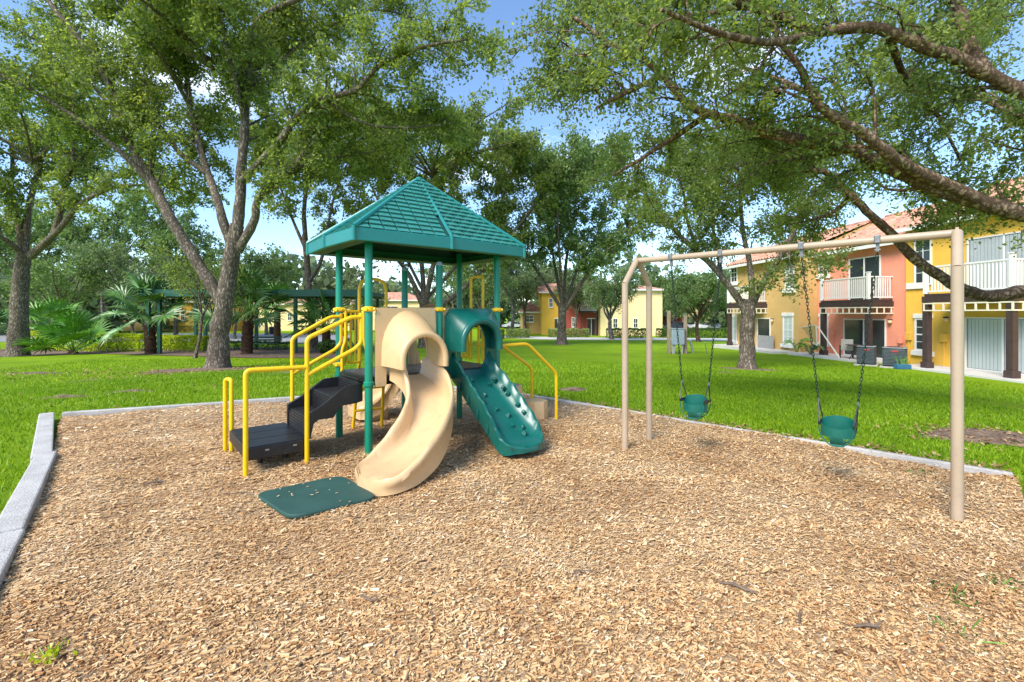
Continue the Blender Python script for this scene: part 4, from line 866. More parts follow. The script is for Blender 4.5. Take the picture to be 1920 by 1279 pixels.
# ------------------------------------------------------------------ far houses, cars, street furniture
def far_house(label, px0, px1, Y, ev, rid, wall, wins=(), doors=(), balc=None, depth=9, hip=True):
    xc = ((px0+px1)/2-960)/F*Y; z0 = float(gh(xc, Y)); t = thing('far_house', label, 'house', (xc, Y, z0), 0, 'houses across the street'); off = (xc, Y, z0)
    X = lambda px: (px-960)/F*Y; Z = lambda py: EYE-(py-HZ)/F*Y
    MB().box((X(px0), Y, z0-.6), (X(px1), Y+depth, Z(ev))).build('wall', wall, t, off=off, smooth=False)
    o_ = .5; x0, x1, y0, y1, ze, zr = X(px0)-o_, X(px1)+o_, Y-o_, Y+depth+o_, Z(ev), Z(rid); k = min((x1-x0)*.5, depth*.5) if hip else 0
    ym = (y0+y1)/2; ra, rb_ = (x0+k, ym), (x1-k, ym)
    b = MB(); b.add([(x0, y0, ze), (x1, y0, ze), (x1, y1, ze), (x0, y1, ze), (ra[0], ra[1], zr), (rb_[0]+.001, rb_[1], zr)], [(0, 1, 5, 4), (1, 2, 5), (2, 3, 4, 5), (3, 0, 4), (0, 3, 2, 1)])
    b.build('roof', M['tile'], t, off=off, smooth=False)
    MB().box((x0, y0-.04, ze-.16), (x1, y0-.005, ze+.04)).build('fascia', M['white'], t, off=off, smooth=False)
    for (a, c, yt, yb) in wins:
        w = MB().box((X(a), Y-.05, Z(yb)), (X(c), Y-.002, Z(yt))).build('window', M['glass'], t, off=off, smooth=False); e = .09
        f_ = MB()
        f_.box((X(a)-e, Y-.09, Z(yb)-e), (X(a), Y-.004, Z(yt)+e)); f_.box((X(c), Y-.09, Z(yb)-e), (X(c)+e, Y-.004, Z(yt)+e)); f_.box((X(a), Y-.09, Z(yt)), (X(c), Y-.004, Z(yt)+e)); f_.box((X(a)-.1, Y-.13, Z(yb)-2*e), (X(c)+.1, Y-.004, Z(yb)-.005))
        zm = (Z(yt)+Z(yb))/2; f_.box((X(a), Y-.07, zm-.03), (X(c), Y-.054, zm+.03)); xm = (X(a)+X(c))/2; f_.box((xm-.02, Y-.068, Z(yb)), (xm+.02, Y-.056, Z(yt)))
        f_.build('window_frame', M['white'], w, off=off, smooth=False)
    for (a, c, yt, yb) in doors:
        d = MB().box((X(a), Y-.05, z0-.02), (X(c), Y-.002, Z(yt))).build('door', M['glass'], t, off=off, smooth=False); MB().box((X(a)-.1, Y-.08, Z(yt)+.002), (X(c)+.1, Y-.003, Z(yt)+.12)).build('door_frame', M['white'], d, off=off, smooth=False)
        xm = (X(a)+X(c))/2; MB().box((xm-.03, Y-.07, z0), (xm+.03, Y-.053, Z(yt))).build('stile', M['white'], d, off=off, smooth=False)
    if balc:
        a, c, yt, yb = balc; wd = 1.2
        bl = MB().box((X(a), Y-wd, Z(yb)-.25), (X(c), Y-.003, Z(yb))).build('balcony', M['brown'], t, off=off, smooth=False)
        r_ = MB(); r_.box((X(a), Y-wd, Z(yt)-.07), (X(c), Y-wd+.07, Z(yt))); r_.box((X(a), Y-wd+.01, Z(yb)+.05), (X(c), Y-wd+.06, Z(yb)+.11)); r_.build('railing', M['white'], bl, off=off, smooth=False)
        n = max(4, int((X(c)-X(a))/.16)); b0_ = None
        for i in range(n+1):
            if b0_ is None: b0_ = MB().box((X(a), Y-wd+.015, Z(yb)+.113), (X(a)+.05, Y-wd+.05, Z(yt)-.073)).build('baluster', M['white'], bl, off=off, smooth=False)
            else: copy_part(b0_, bl, loc=((X(c)-X(a)-.05)*i/n, 0, 0))
        for x in (X(a)+.1, X(c)-.2): MB().box((x, Y-wd, z0-.1), (x+.16, Y-wd+.16, Z(yb)-.253)).build('column', M['brown'], bl, off=off, smooth=False)
    return t
far_house('pale yellow house with one small window, behind the far swing legs', 1126, 1242, 66, 543, 522, M['h_pale'], wins=[(1188, 1195, 598, 614), (1150, 1157, 598, 614)], depth=14)
far_house('red house front with white balcony, between the oak and pale yellow house', 1062, 1118, 67.5, 545, 525, M['h_red'], wins=[(1073, 1077, 596, 612), (1092, 1097, 555, 566)], doors=[(1102, 1115, 598, 625)], balc=(1086, 1117, 569, 583), hip=False)
far_house('golden house half hidden by trees beside the mailbox board', 1016, 1060, 69, 548, 528, M['h_yellow'], wins=[(1030, 1036, 560, 575)], doors=[(1040, 1052, 598, 625)], hip=False)
far_house('low brown-roofed house seen through mossy trunks', 978, 1014, 73, 585, 562, M['h_tan'], wins=[(985, 1000, 592, 603)], hip=True)
far_house('red and white house behind the parked cars', 1256, 1296, 96, 578, 560, M['h_red'], wins=[(1262, 1267, 592, 604), (1280, 1285, 590, 602)], hip=False)
far_house('cream house behind the reddish-trunk tree', 1297, 1372, 94, 565, 548, M['h_pale'], wins=[(1312, 1318, 585, 600), (1345, 1352, 585, 600)], hip=False)
far_house('cream house with terracotta roof behind the carport and left posts', 668, 790, 88, 563, 546, M['h_pale'], wins=[(708, 712, 572, 579), (690, 696, 585, 598)], doors=[(720, 745, 575, 600)])
far_house('yellow house far left behind the carport columns', 318, 412, 80, 566, 545, M['h_yellow'], wins=[(340, 346, 585, 600), (370, 376, 585, 600)], doors=[(390, 398, 590, 605)])
far_house('pale house at far left behind palm leaves', 170, 318, 84, 572, 552, M['h_pale'], wins=[(200, 207, 585, 600), (240, 247, 585, 600), (290, 296, 585, 600)])
far_house('small cream house beyond the playground columns', 470, 655, 86, 570, 553, M['h_pale'], wins=[(500, 507, 588, 600), (540, 547, 588, 600), (610, 617, 588, 600)])

def car(px, py, m, label, rz, L_=4.5, hgt=1.5):
    p = gp(px, py); t = thing('parked_car', label, 'car', p, rz, 'cars parked behind the hedge'); W_ = .9
    prof = [(-L_/2, .35), (-L_/2+.02, .75), (-L_/2+.35, .92), (-L_*.30, .98), (-L_*.12, hgt), (L_*.22, hgt), (L_*.40, 1.02), (L_/2-.1, .92), (L_/2, .7), (L_/2, .35)]
    S = []
    for y in (-W_, -W_*.93, W_*.93, W_): S.append([(x, y if z < 1.0 else y*.82, z if abs(y) < W_ else z*.985) for x, z in prof])
    MB().loft(S).build('body', M[m], t, bevel=.06, ang=50)
    for sg in (-1, 1):
        w = MB().prism([(-L_*.25, 1.02), (-L_*.12, hgt-.1), (L_*.20, hgt-.1), (L_*.34, 1.03)], 1, sg*W_*.80, sg*W_*.93).build('side_window', M['glass'], t, smooth=False)
        for x in (-L_*.31, L_*.31):
            wh = MB().tube([(x, sg*(W_-.2), .33), (x, sg*(W_+.01), .33)], .33, 18).build('wheel', M['tyre'], t); MB().tube([(x, sg*(W_), .33), (x, sg*(W_+.02), .33)], .2, 14).build('rim', M['steel'], wh)
        MB().box((-L_/2-.01, sg*.72-.14, .66), (-L_/2+.1, sg*.72+.14, .8)).build('headlight', M['lamp'], t, bevel=.02)
    MB().hexa([(-L_*.285, -.68, 1.0), (-L_*.285, .68, 1.0), (-L_*.27, .68, 1.0), (-L_*.27, -.68, 1.0), (-L_*.145, -.62, hgt-.1), (-L_*.145, .62, hgt-.1), (-L_*.13, .62, hgt-.1), (-L_*.13, -.62, hgt-.1)]).build('windscreen', M['glass'], t, smooth=False)
car(1266, 617, 'card', 'dark car nearest the red house behind the hedge', .2)
car(1306, 618, 'carw', 'white sedan left of the reddish tree trunk', 1.9)
car(1338, 618, 'cars', 'silver wagon right of the reddish tree trunk', 2.7, hgt=1.6)
car(962, 616, 'carw', 'white car at the far kerb beyond the green climber', .4)

# carport
cY = 28.; off = at(475, 600, cY); cz = float(gh(*off[:2])); t = thing('carport', 'long green metal carport roof on green columns across the left background', 'carport', (off[0], cY, cz)); oo = (off[0], cY, cz)
X_ = lambda px: (px-960)/F*cY; Z_ = lambda py: EYE-(py-HZ)/F*cY
rf = MB().box((X_(266), cY, Z_(553)), (X_(682), cY+5.2, Z_(545))).build('roof', M['carportm'], t, off=oo, smooth=False, bevel=.02); MB().box((X_(264), cY-.06, Z_(556)), (X_(684), cY-.005, Z_(543))).build('fascia', M['carportm'], rf, off=oo, smooth=False)
for px in (270, 291, 402, 549, 667): 
    for dy in (.35, 4.6):
        MB().box((X_(px)-.09, cY+dy-.09, cz-.1), (X_(px)+.09, cY+dy+.09, Z_(553))).build('column', M['carportm'], t, off=oo, smooth=False)
for px in np.linspace(285, 670, 8): MB().box((X_(px)-.06, cY+.1, Z_(557)), (X_(px)+.06, cY+5.0, Z_(553)-.003)).build('rafter', M['carportm'], rf, off=oo, smooth=False)
# bench
p = gp(498, 657); t = thing('park_bench', 'green slatted park bench beside the road near the palms', 'bench', p, .08); L_ = 1.9
for i in range(3): MB().box((-L_/2, -.22+i*.15, .43), (L_/2, -.22+i*.15+.12, .47)).build('seat_slat', M['carportm'], t, smooth=False, bevel=.008)
for i in range(2): MB().box((-L_/2, .27+i*.02, .62+i*.17), (L_/2, .30+i*.02, .74+i*.17)).build('back_slat', M['carportm'], t, smooth=False, bevel=.008)
for x in (-L_/2+.2, L_/2-.2):
    MB().tube([(x, -.2, 0), (x, -.2, .42)], .03, 6).build('leg', M['carportm'], t); MB().tube([(x, .2, 0), (x, .24, .45), (x, .31, .92)], .03, 6).build('leg', M['carportm'], t)
# mailbox board and bin
p = gp(987, 622); t = thing('mailbox_cluster', 'pale grey bank of mailboxes on two legs beyond the hedge', 'mailboxes', p); s_ = p[1]/F
bd = MB().box((-8*s_, -.15, 4*s_), (8*s_, .15, 24*s_)).build('cabinet', M['fence'], t, smooth=False, bevel=.02)
for i in range(3):
    for j in range(4): MB().box((-7.4*s_+i*5*s_, -.18, 5.2*s_+j*4.7*s_), (-7.4*s_+i*5*s_+4.4*s_, -.153, 5.2*s_+j*4.7*s_+4*s_)).build('mailbox_door', M['greybox'], bd, smooth=False)
for x in (-6*s_, 6*s_): MB().box((x-.06, -.06, -.1), (x+.06, .06, 4*s_-.003)).build('leg', M['fence'], t, smooth=False)
p = gp(509, 627); t = thing('litter_bin', 'dark grey litter bin across the road behind the bench', 'bin', p); MB().lathe([(.28, 0), (.32, .05), (.36, .95), (.38, 1.0), (.36, 1.05)], 14).build('drum', M['ac'], t); MB().lathe([(.38, 1.055), (.3, 1.15), (.05, 1.2)], 14).build('lid', M['black'], t)
p = gp(484, 627); t = thing('street_sign', 'small white sign panel on a green post across the road', 'sign', p); MB().tube([(0, 0, -.1), (0, 0, 2.0)], .06, 8).build('pole', M['carportm'], t); MB().box((-.5, -.09, 1.15), (.5, -.063, 2.0)).build('panel', M['white'], t, smooth=False)

# ------------------------------------------------------------------ foliage tools
def leaf_quads(C, size, q, aspect=.5, flat=0.0, dirs=None):
    n = len(C); d = q.normal(0, 1, (n, 3)); d[:, 2] -= .25
    if dirs is not None: d = d*.8+dirs
    d /= np.linalg.norm(d, axis=1)[:, None]+1e-9
    e = q.normal(0, 1, (n, 3)); e[:, :2] *= (1+flat); e -= d*(e*d).sum(1)[:, None]; e /= np.linalg.norm(e, axis=1)[:, None]+1e-9
    s = size*q.uniform(.6, 1.35, n); a = d*s[:, None]*.5; b = e*(s*aspect)[:, None]*.5
    V = np.stack([C-a, C-b+a*.1, C+a, C+b+a*.1], 1).reshape(-1, 3); return V, np.arange(n)[:, None]*4+np.array([[0, 1, 2, 3]])
def hedge(label, A, B, w, h, m, n, size, group=None, seed=0, name='hedge', shape='box'):
    q = np.random.default_rng(seed); A, B = np.array(A[:2]), np.array(B[:2]); L_ = np.hypot(*(B-A)); d = (B-A)/max(L_, .01); nr = np.array((-d[1], d[0]))
    c = (A+B)/2; z = float(gh(*c)); t = thing(name, label, 'hedge' if shape == 'box' else 'shrub', (c[0], c[1], z), math.atan2(d[1], d[0]), group)
    k = q.random(n); s = q.uniform(-.5, .5, n)*L_; y = q.uniform(-.5, .5, n)*w; zz_ = q.uniform(.05, 1, n)*h
    f = q.integers(0, 4, n); y = np.where(f == 0, -w/2+q.normal(0, .04, n), np.where(f == 1, w/2+q.normal(0, .04, n), y)); zz_ = np.where(f >= 2, h*(1+.05*np.sin(s*3)+.04*np.sin(s*7.3))+q.normal(0, .04, n), zz_); s = np.where(q.random(n) < .1, np.sign(s)*L_/2+q.normal(0, .05, n), s)
    if shape == 'round':
        u = q.normal(0, 1, (n, 3)); u /= np.linalg.norm(u, axis=1)[:, None]; r = q.uniform(.75, 1.06, n)**.5; lump = 1+.14*np.sin(u[:, 0]*7+seed)*np.sin(u[:, 1]*6)+.1*np.sin(u[:, 2]*9+u[:, 0]*5); s, y, zz_ = u[:, 0]*r*lump*L_/2, u[:, 1]*r*lump*w/2, h/2+u[:, 2]*r*lump*h/2; zz_ = np.maximum(zz_, .03)
    V, Fc = leaf_quads(np.stack([s, y, zz_], 1), size, q, .55)
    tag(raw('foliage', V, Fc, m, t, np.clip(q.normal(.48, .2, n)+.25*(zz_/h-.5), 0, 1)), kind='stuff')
    for i in range(max(3, int(L_/.8))):
        x = q.uniform(-.45, .45)*L_; MB().tube([(x, 0, -.05), (x+q.normal(0, .08), q.normal(0, .1), h*.5), (x+q.normal(0, .2), q.normal(0, .15), h*.9)], [.025, .018, .006], 5).build('stem', M['stick'], t)
    return t
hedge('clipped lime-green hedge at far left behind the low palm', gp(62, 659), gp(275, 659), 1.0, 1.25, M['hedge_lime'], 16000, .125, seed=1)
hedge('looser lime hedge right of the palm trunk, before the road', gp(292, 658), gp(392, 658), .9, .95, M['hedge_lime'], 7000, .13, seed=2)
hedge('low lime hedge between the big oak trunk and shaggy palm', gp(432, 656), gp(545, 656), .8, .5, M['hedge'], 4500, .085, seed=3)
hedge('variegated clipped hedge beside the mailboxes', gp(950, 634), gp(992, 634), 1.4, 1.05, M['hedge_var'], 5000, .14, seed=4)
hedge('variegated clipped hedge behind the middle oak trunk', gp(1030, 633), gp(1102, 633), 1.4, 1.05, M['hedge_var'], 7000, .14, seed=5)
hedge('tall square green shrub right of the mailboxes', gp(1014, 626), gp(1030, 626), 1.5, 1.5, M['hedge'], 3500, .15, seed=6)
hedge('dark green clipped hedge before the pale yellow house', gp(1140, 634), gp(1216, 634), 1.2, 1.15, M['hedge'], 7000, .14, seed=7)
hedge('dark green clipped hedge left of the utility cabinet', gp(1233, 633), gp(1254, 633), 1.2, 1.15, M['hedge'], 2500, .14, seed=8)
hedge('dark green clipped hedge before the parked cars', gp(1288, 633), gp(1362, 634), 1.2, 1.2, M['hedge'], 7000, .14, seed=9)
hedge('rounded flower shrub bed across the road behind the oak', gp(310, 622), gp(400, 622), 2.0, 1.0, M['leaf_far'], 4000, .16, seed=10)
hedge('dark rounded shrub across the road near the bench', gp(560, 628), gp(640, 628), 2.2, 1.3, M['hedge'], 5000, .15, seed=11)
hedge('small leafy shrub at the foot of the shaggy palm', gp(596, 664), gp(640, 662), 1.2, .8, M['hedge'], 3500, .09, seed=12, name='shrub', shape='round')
def strappy(label, px, py, n, h, seed, m='frond_bright'):
    q = np.random.default_rng(seed); t = thing('strappy_plant', label, 'plant', gp(px, py))
    for i in range(n):
        a = q.uniform(0, 6.28); l = h*q.uniform(.5, 1); d = np.array((math.cos(a), math.sin(a), 0)); P = [np.zeros(3), d*l*.25+(0, 0, l*.6), d*l*.6+(0, 0, l*.75), d*l*.85+(0, 0, l*.5)]
        MB().tube(cr(P, 3), np.array([.02, .03, .035, .04, .04, .038, .034, .028, .02, .008]), 5, squash=.2).build('leaf_blade', M[m], t)
strappy('strappy cream-green plant at the corner of the tan house', 1494, 664, 18, 1.3, 41); strappy('strappy plant beside the first salmon column', 1520, 669, 16, 1.0, 42, 'frond'); strappy('low strappy plant under the tan house window', 1478, 662, 10, .7, 43, 'frond')
hedge('shrubs behind the green climber across the path', gp(900, 636), gp(944, 636), 1.5, 1.0, M['hedge'], 4000, .14, seed=15)

# ------------------------------------------------------------------ fan palms
def frond_mesh(q, rad=1.0, n=19, droop=.28, fold=.25):
    b = MB(); span = R(290)
    for i in range(n):
        a = -span/2+span*i/(n-1); a += q.uniform(-.03, .03); L_ = rad*(1-.25*abs(a)/math.pi)*q.uniform(.9, 1.05); d = np.array((math.cos(a), math.sin(a), 0)); sd_ = np.array((-math.sin(a), math.cos(a), 0)); w = span/(n-1)*.5
        zf = fold*abs(math.sin(a))*.6
        def P(r, s, z): return d*r+sd_*s+np.array((0, 0, z+zf*r))
        r1 = L_*.45; w1 = r1*math.tan(w)*1.0; V = [P(0.02, 0, 0), P(r1, -w1, -.02), P(r1, 0, .03*rad), P(r1, w1, -.02), P(L_*.75, -w1*.55, -droop*.16*L_), P(L_*.75, 0, -droop*.13*L_+.02), P(L_*.75, w1*.55, -droop*.16*L_), P(L_, 0, -droop*.5*L_)]
        b.add(V, [(0, 1, 2), (0, 2, 3), (1, 4, 5, 2), (2, 5, 6, 3), (4, 7, 5), (5, 7, 6)])
    return b.mesh('frond', smooth=False)
qf = random.Random(4)
def palm(label, base, trunk_h, tr, nf, frad, pet, m, seed, tilt=(20, 110), lean=(0, 0)):
    q = np.random.default_rng(seed); t = thing('fan_palm', label, 'palm', base, 0, 'fan palms in the left mulch bed')
    top = np.array((lean[0], lean[1], trunk_h))
    if trunk_h > .3:
        P = cr([(0, 0, -.1), (lean[0]*.3, lean[1]*.3, trunk_h*.5), tuple(top)], 10); r = tr*(1+.12*np.sin(np.arange(len(P))*2.6)+.25*(1-np.linspace(0, 1, len(P))))
        tk = MB().tube(P, r, 14).build('trunk', M['palmbark'], t)
        boot = None
        for i in range(46):
            z = q.uniform(.25, 1.0)*trunk_h; a = q.uniform(0, 6.28); cx = np.array((np.interp(z, P[:, 2], P[:, 0]), np.interp(z, P[:, 2], P[:, 1]), z))
            if boot is None: boot = MB().hexa([(-.05, -.02, 0), (.05, -.02, 0), (.05, .03, 0), (-.05, .03, 0), (-.025, .08, .2), (.025, .08, .2), (.02, .1, .2), (-.02, .1, .2)]).build('leaf_boot', M['palmbark'], tk, smooth=False); o = boot
            else: o = copy_part(boot, tk)
            o.location = tuple(cx+np.array((math.cos(a), math.sin(a), 0))*tr*.85); o.rotation_euler = (q.uniform(-.2, .5), 0, a-math.pi/2); o.scale = (1, 1, q.uniform(.7, 1.3))
    else: MB().lathe([(.3, -.05), (.28, .12), (.12, .3), (.02, .35)], 12).build('trunk', M['palmbark'], t)
    ms = [frond_mesh(q, frad) for _ in range(3)]
    for x in ms: x.materials.append(m)
    for i in range(nf):
        az = i*2.4+q.uniform(-.3, .3); el = R(np.interp(i, [0, nf-1], (90-tilt[0], 90-tilt[1]))+q.uniform(-9, 9)); L_ = pet*q.uniform(.8, 1.2)
        d = np.array((math.cos(az)*math.cos(el), math.sin(az)*math.cos(el), math.sin(el))); tip = top+d*L_+np.array((0, 0, -.10*L_))
        pm = MB().tube([top-(0, 0, .1), top+d*L_*.5+(0, 0, .03*L_), tip], [.03, .02, .014], 5).build('petiole', M['frond_bright'], t)
        o = link(bpy.data.objects.new('frond', ms[i % 3]), pm); o.location = tuple(tip-d*.05)
        pitch = -(el-R(12)); o.rotation_euler = Euler((q.uniform(-.9, .9), pitch+q.uniform(-.2, .2), az), 'XYZ'); s = q.uniform(.85, 1.12); o.scale = (s, s, s)
    return t
b1 = gp(283, 664); palm('fan palm with shaggy brown trunk left of the big oak', b1, 2.5, .26, 16, 1.35, 1.75, M['frond'], 1, (8, 108), (-.2, 0))
b2 = gp(137, 664); palm('low trunkless fan palm with bright green fronds by the hedge', b2, .25, .25, 16, 1.4, 1.7, M['frond_bright'], 2, (8, 70))
b3 = gp(463, 664); palm('fan palm with red-brown shaggy trunk right of the big oak', b3, 2.5, .27, 16, 1.35, 1.7, M['frond'], 3, (8, 105), (.15, 0))
b4 = gp(612, 661); palm('fan palm behind the slim tree and yellow stair rails', b4, 1.6, .22, 14, 1.3, 1.5, M['frond'], 4, (8, 100))
b5 = gp(95, 656); palm('pale fan palm behind the far-left oak trunk', b5, 2.0, .25, 15, 1.5, 1.7, M['frond_bright'], 5, (12, 100))
b6 = gp(-10, 658); palm('fan palm cut by the left picture edge', b6, 1.9, .25, 12, 1.1, 1.3, M['frond'], 6, (12, 105))
b7 = gp(520, 646); palm('bright yellow-green palm beyond the carport', b7, 3.3, .25, 13, 1.3, 1.5, M['frond_bright'], 7, (10, 110))

# ------------------------------------------------------------------ trees
def grow(limbs, q, n2=(9, 13), l2=(1.0, 2.4), l3=(.5, 1.1), t0=.3, up=.25, bias=(0, 0, 0)):
    """secondary branches and twigs along limbs; returns tube list and leaf-bearing segments"""
    tubes, segs = [], []
    for P, r, ts in limbs:
        t0_ = t0 if ts is None else ts; L_ = np.linalg.norm(np.diff(P, axis=0), axis=1).sum(); n = int(q.integers(*n2)*max(.5, L_/5.0)*(1-t0_)/(1-t0))+1
        d = np.concatenate([[0], np.cumsum(np.linalg.norm(np.diff(P, axis=0), axis=1))]); 
        for i in range(n):
            t = t0_+(1-t0_)*(i+q.random())/n; s = t*d[-1]; b = np.array([np.interp(s, d, P[:, k]) for k in range(3)]); s2 = min(s+.2, d[-1]); tg = np.array([np.interp(s2, d, P[:, k])-np.interp(s2-.4, d, P[:, k]) for k in range(3)]); tg /= np.linalg.norm(tg)+1e-9
            v = q.normal(0, 1, 3); v -= tg*(v@tg); v /= np.linalg.norm(v); dv = v*.9+tg*.6+np.array((0, 0, up))+np.array(bias); dv /= np.linalg.norm(dv)
            l = q.uniform(*l2)*(1.1-.35*t); rr = max(.012, np.interp(s, d, r)*.38)
            m1 = b+dv*l*.5+q.normal(0, .10, 3)*l*.5; dv2 = dv+q.normal(0, .35, 3); dv2[2] -= .15; dv2 /= np.linalg.norm(dv2); e = m1+dv2*l*.5
            C = cr([b, m1, e], 3); tubes.append((C, np.linspace(rr, .008, len(C)), 3))
            segs.append((C[len(C)//2], e))
            for j in range(int(q.integers(4, 7))):
                u = q.uniform(.25, 1); b2_ = b+(m1-b)*2*u if u < .5 else m1+(e-m1)*(2*u-1); w = q.normal(0, 1, 3); w[2] -= .1; w = w/np.linalg.norm(w)*.9+dv2*.5; w /= np.linalg.norm(w); e2 = b2_+w*q.uniform(*l3)
                tubes.append((np.array([b2_, (b2_+e2)/2+q.normal(0, .04, 3), e2]), np.array((.010, .007, .003)), 3)); segs.append((b2_*.6+e2*.4, e2))
        segs.append((P[-2], P[-1]))
    return tubes, segs
def build_tree(name, label, base, limbs, leaf_n, leaf_s, leafm, barkm, seed, group='oak trees round the playground', spread=.24, gk={}, bark_tw=None, moss=0, flare=1.5, extra=None):
    """limbs: list of (points, r0, r1); the first one is the trunk"""
    q = np.random.default_rng(seed); t = thing(name, label, 'tree', tuple(base), 0, group); off = np.array(base); LL = []
    for i, (P, r0, r1, *tt) in enumerate(limbs):
        P = cr(P, 7); L_ = len(P); r = np.linspace(r0, r1, L_)
        if i == 0: r = r*(1+(flare-1)*np.exp(-np.linspace(0, 9, L_)))
        P = P+np.cumsum(q.normal(0, .012, P.shape), axis=0)*np.clip(np.arange(L_)/6, 0, 1)[:, None]*min(1, r0*4)
        r = r*(1+.05*np.sin(np.arange(L_)*1.3+seed)+q.normal(0, .02, L_))
        MB().tube(P, r, 14 if r0 > .12 else 8).build('trunk' if i == 0 else 'limb', M[barkm], t, off=off, ang=80)
        if i > 0: LL.append((P, r, tt[0] if tt else None))
    tubes, segs = grow(LL, q, **gk)
    V = []; Fc = []; n = 0
    for C, r, k in tubes:
        b = MB().tube(C, r, k, cap=False); V.append(b.v[0]); Fc += [[x+n for x in f] for f in b.f]; n += len(b.v[0])
    tag(raw('branches', np.vstack(V)-off, np.array(Fc), M[barkm], t), kind='stuff')
    A = np.array([s[0] for s in segs]); B = np.array([s[1] for s in segs]); ln = np.linalg.norm(B-A, axis=1)+.25; k = q.choice(len(A), leaf_n, p=ln/ln.sum()); u = q.random(leaf_n)
    C = A[k]*(1-u)[:, None]+B[k]*u[:, None]+q.normal(0, spread*.6, (leaf_n, 3))*q.uniform(.3, 1.5, len(A))[k][:, None]
    zlo = off[2]+1.9; C = C[C[:, 2] > zlo]; k = k[:len(C)] if len(k) == len(C) else k[:len(C)]
    V, Fc = leaf_quads(C, leaf_s, q, .52)
    tone = q.normal(0, .13, len(A))
    tag(raw('crown', V-off, Fc, M[leafm], t, np.clip(q.normal(.56, .17, len(C))+tone[k], 0, 1)), kind='stuff')
    if moss:
        ids = q.choice(len(segs), moss); Vm = []; Fm = []; n = 0
        for i in ids:
            p = (A[i]+B[i])/2
            for j in range(9):
                p0 = p+q.normal(0, .15, 3); l = q.uniform(.4, 1.3); w = q.uniform(.015, .04); a = q.uniform(0, 6.28); dx = np.array((math.cos(a), math.sin(a), 0))*w; sw_ = q.normal(0, .08, 3)
                Vm += [p0-dx, p0+dx, p0+dx*.8+sw_-(0, 0, l*.5), p0-dx*.8+sw_-(0, 0, l*.5), p0+sw_*1.5-(0, 0, l)]; Fm += [[n, n+1, n+2, n+3], [n+3, n+2, n+4, n+4]]; n += 5
        Fm = np.array([f for f in Fm if len(set(f)) == 4]); tag(raw('moss', np.array(Vm)-off, Fm, M['moss'], t, q.random(len(Fm))), kind='stuff')
    return t
def pxl(pts, Y): return [at(x, y, Y+(d[0] if d else 0)) for x, y, *d in pts]
Y1 = T1B[1]
def auto_limbs(c, n, L_, rise, q, r0=.14, az0=None, zj=.6):
    out = []
    for i in range(n):
        a = (i+q.uniform(-.25, .25))*2*math.pi/n if az0 is None else az0[i]; l = L_*q.uniform(.8, 1.2); h = rise*q.uniform(.5, 1.25); d = np.array((math.cos(a), math.sin(a), 0)); b = np.array(c)+np.array((0, 0, q.uniform(-zj, zj)*.4))
        out.append(([b, b+d*l*.3+np.array((0, 0, h*.45)), b+d*l*.65+q.normal(0, .25, 3)+np.array((0, 0, h*.8)), b+d*l+np.array((0, 0, h))], r0*q.uniform(.7, 1.1), .025))
    return out
# T1 the big oak on the left
qa = np.random.default_rng(31)
L1 = [(pxl([(408, 698), (412, 640), (424, 560), (438, 470), (446, 420)], Y1), .40, .27),
 (pxl([(420, 575), (385, 512), (330, 420), (285, 335, .3), (248, 270, .5), (224, 190, .7), (182, 105, .8), (112, 15, 1.0), (60, -60, 1.)], Y1), .26, .07),
 (pxl([(443, 450), (450, 380), (457, 270), (468, 140), (482, 48, -.2), (560, 4, -.5), (640, -30, -.8)], Y1), .24, .06),
 (pxl([(438, 480), (415, 400), (398, 350, .5), (380, 300, .8), (355, 187, 1.2), (344, 60, 1.5), (342, -40, 1.6)], Y1), .20, .06),
 (pxl([(388, 325, .7), (335, 282, 1.2), (290, 220, 1.8), (258, 165, 2.2), (245, 80, 2.4)], Y1), .13, .04),
 (pxl([(446, 470), (478, 415, -.3), (485, 380, -.5), (515, 348, -.9), (552, 315, -1.3), (590, 265, -1.6), (640, 230, -1.8)], Y1), .19, .05),
 (pxl([(455, 340), (480, 312, -.8), (530, 260, -1.6), (557, 222, -2.0), (608, 188, -2.6), (668, 170, -3.0), (715, 126, -3.4), (795, 95, -3.8), (880, 80, -4)], Y1), .17, .04),
 (pxl([(300, 360, .3), (233, 292, -.3), (160, 232, -.9), (78, 180, -1.4), (0, 138, -1.8), (-80, 110, -2)], Y1), .13, .04),
 (pxl([(460, 230), (440, 150, -1.0), (420, 60, -2.0), (400, -40, -3.0)], Y1), .12, .05), (pxl([(470, 160), (530, 110, 1), (600, 60, 1.8), (700, 20, 2.4), (800, 40, 3)], Y1), .11, .03),
 (pxl([(357, 200, 1.2), (310, 120, -.3), (250, 40, -1.5), (190, -40, -2.5)], Y1), .1, .03), (pxl([(240, 250, .5), (190, 180, 1.6), (120, 110, 2.6), (40, 60, 3.4)], Y1), .09, .03), (pxl([(610, 187, -2.6), (680, 230, -2.2), (760, 240, -2), (850, 230, -1.8)], Y1), .07, .02), (pxl([(552, 315, -1.3), (610, 300, -.6), (670, 290, 0), (730, 280, .6)], Y1), .07, .02)]
L1 += auto_limbs(at(400, 120, Y1), 7, 4.5, 2.2, qa, .1)
build_tree('oak_tree', 'big oak with forking trunk standing left of the play tower', T1B, L1, 150000, .148, 'leaf', 'bark', 1, spread=.30, gk=dict(n2=(12, 16), l2=(1.0, 2.4), bias=(0, .55, .25)), flare=1.45)
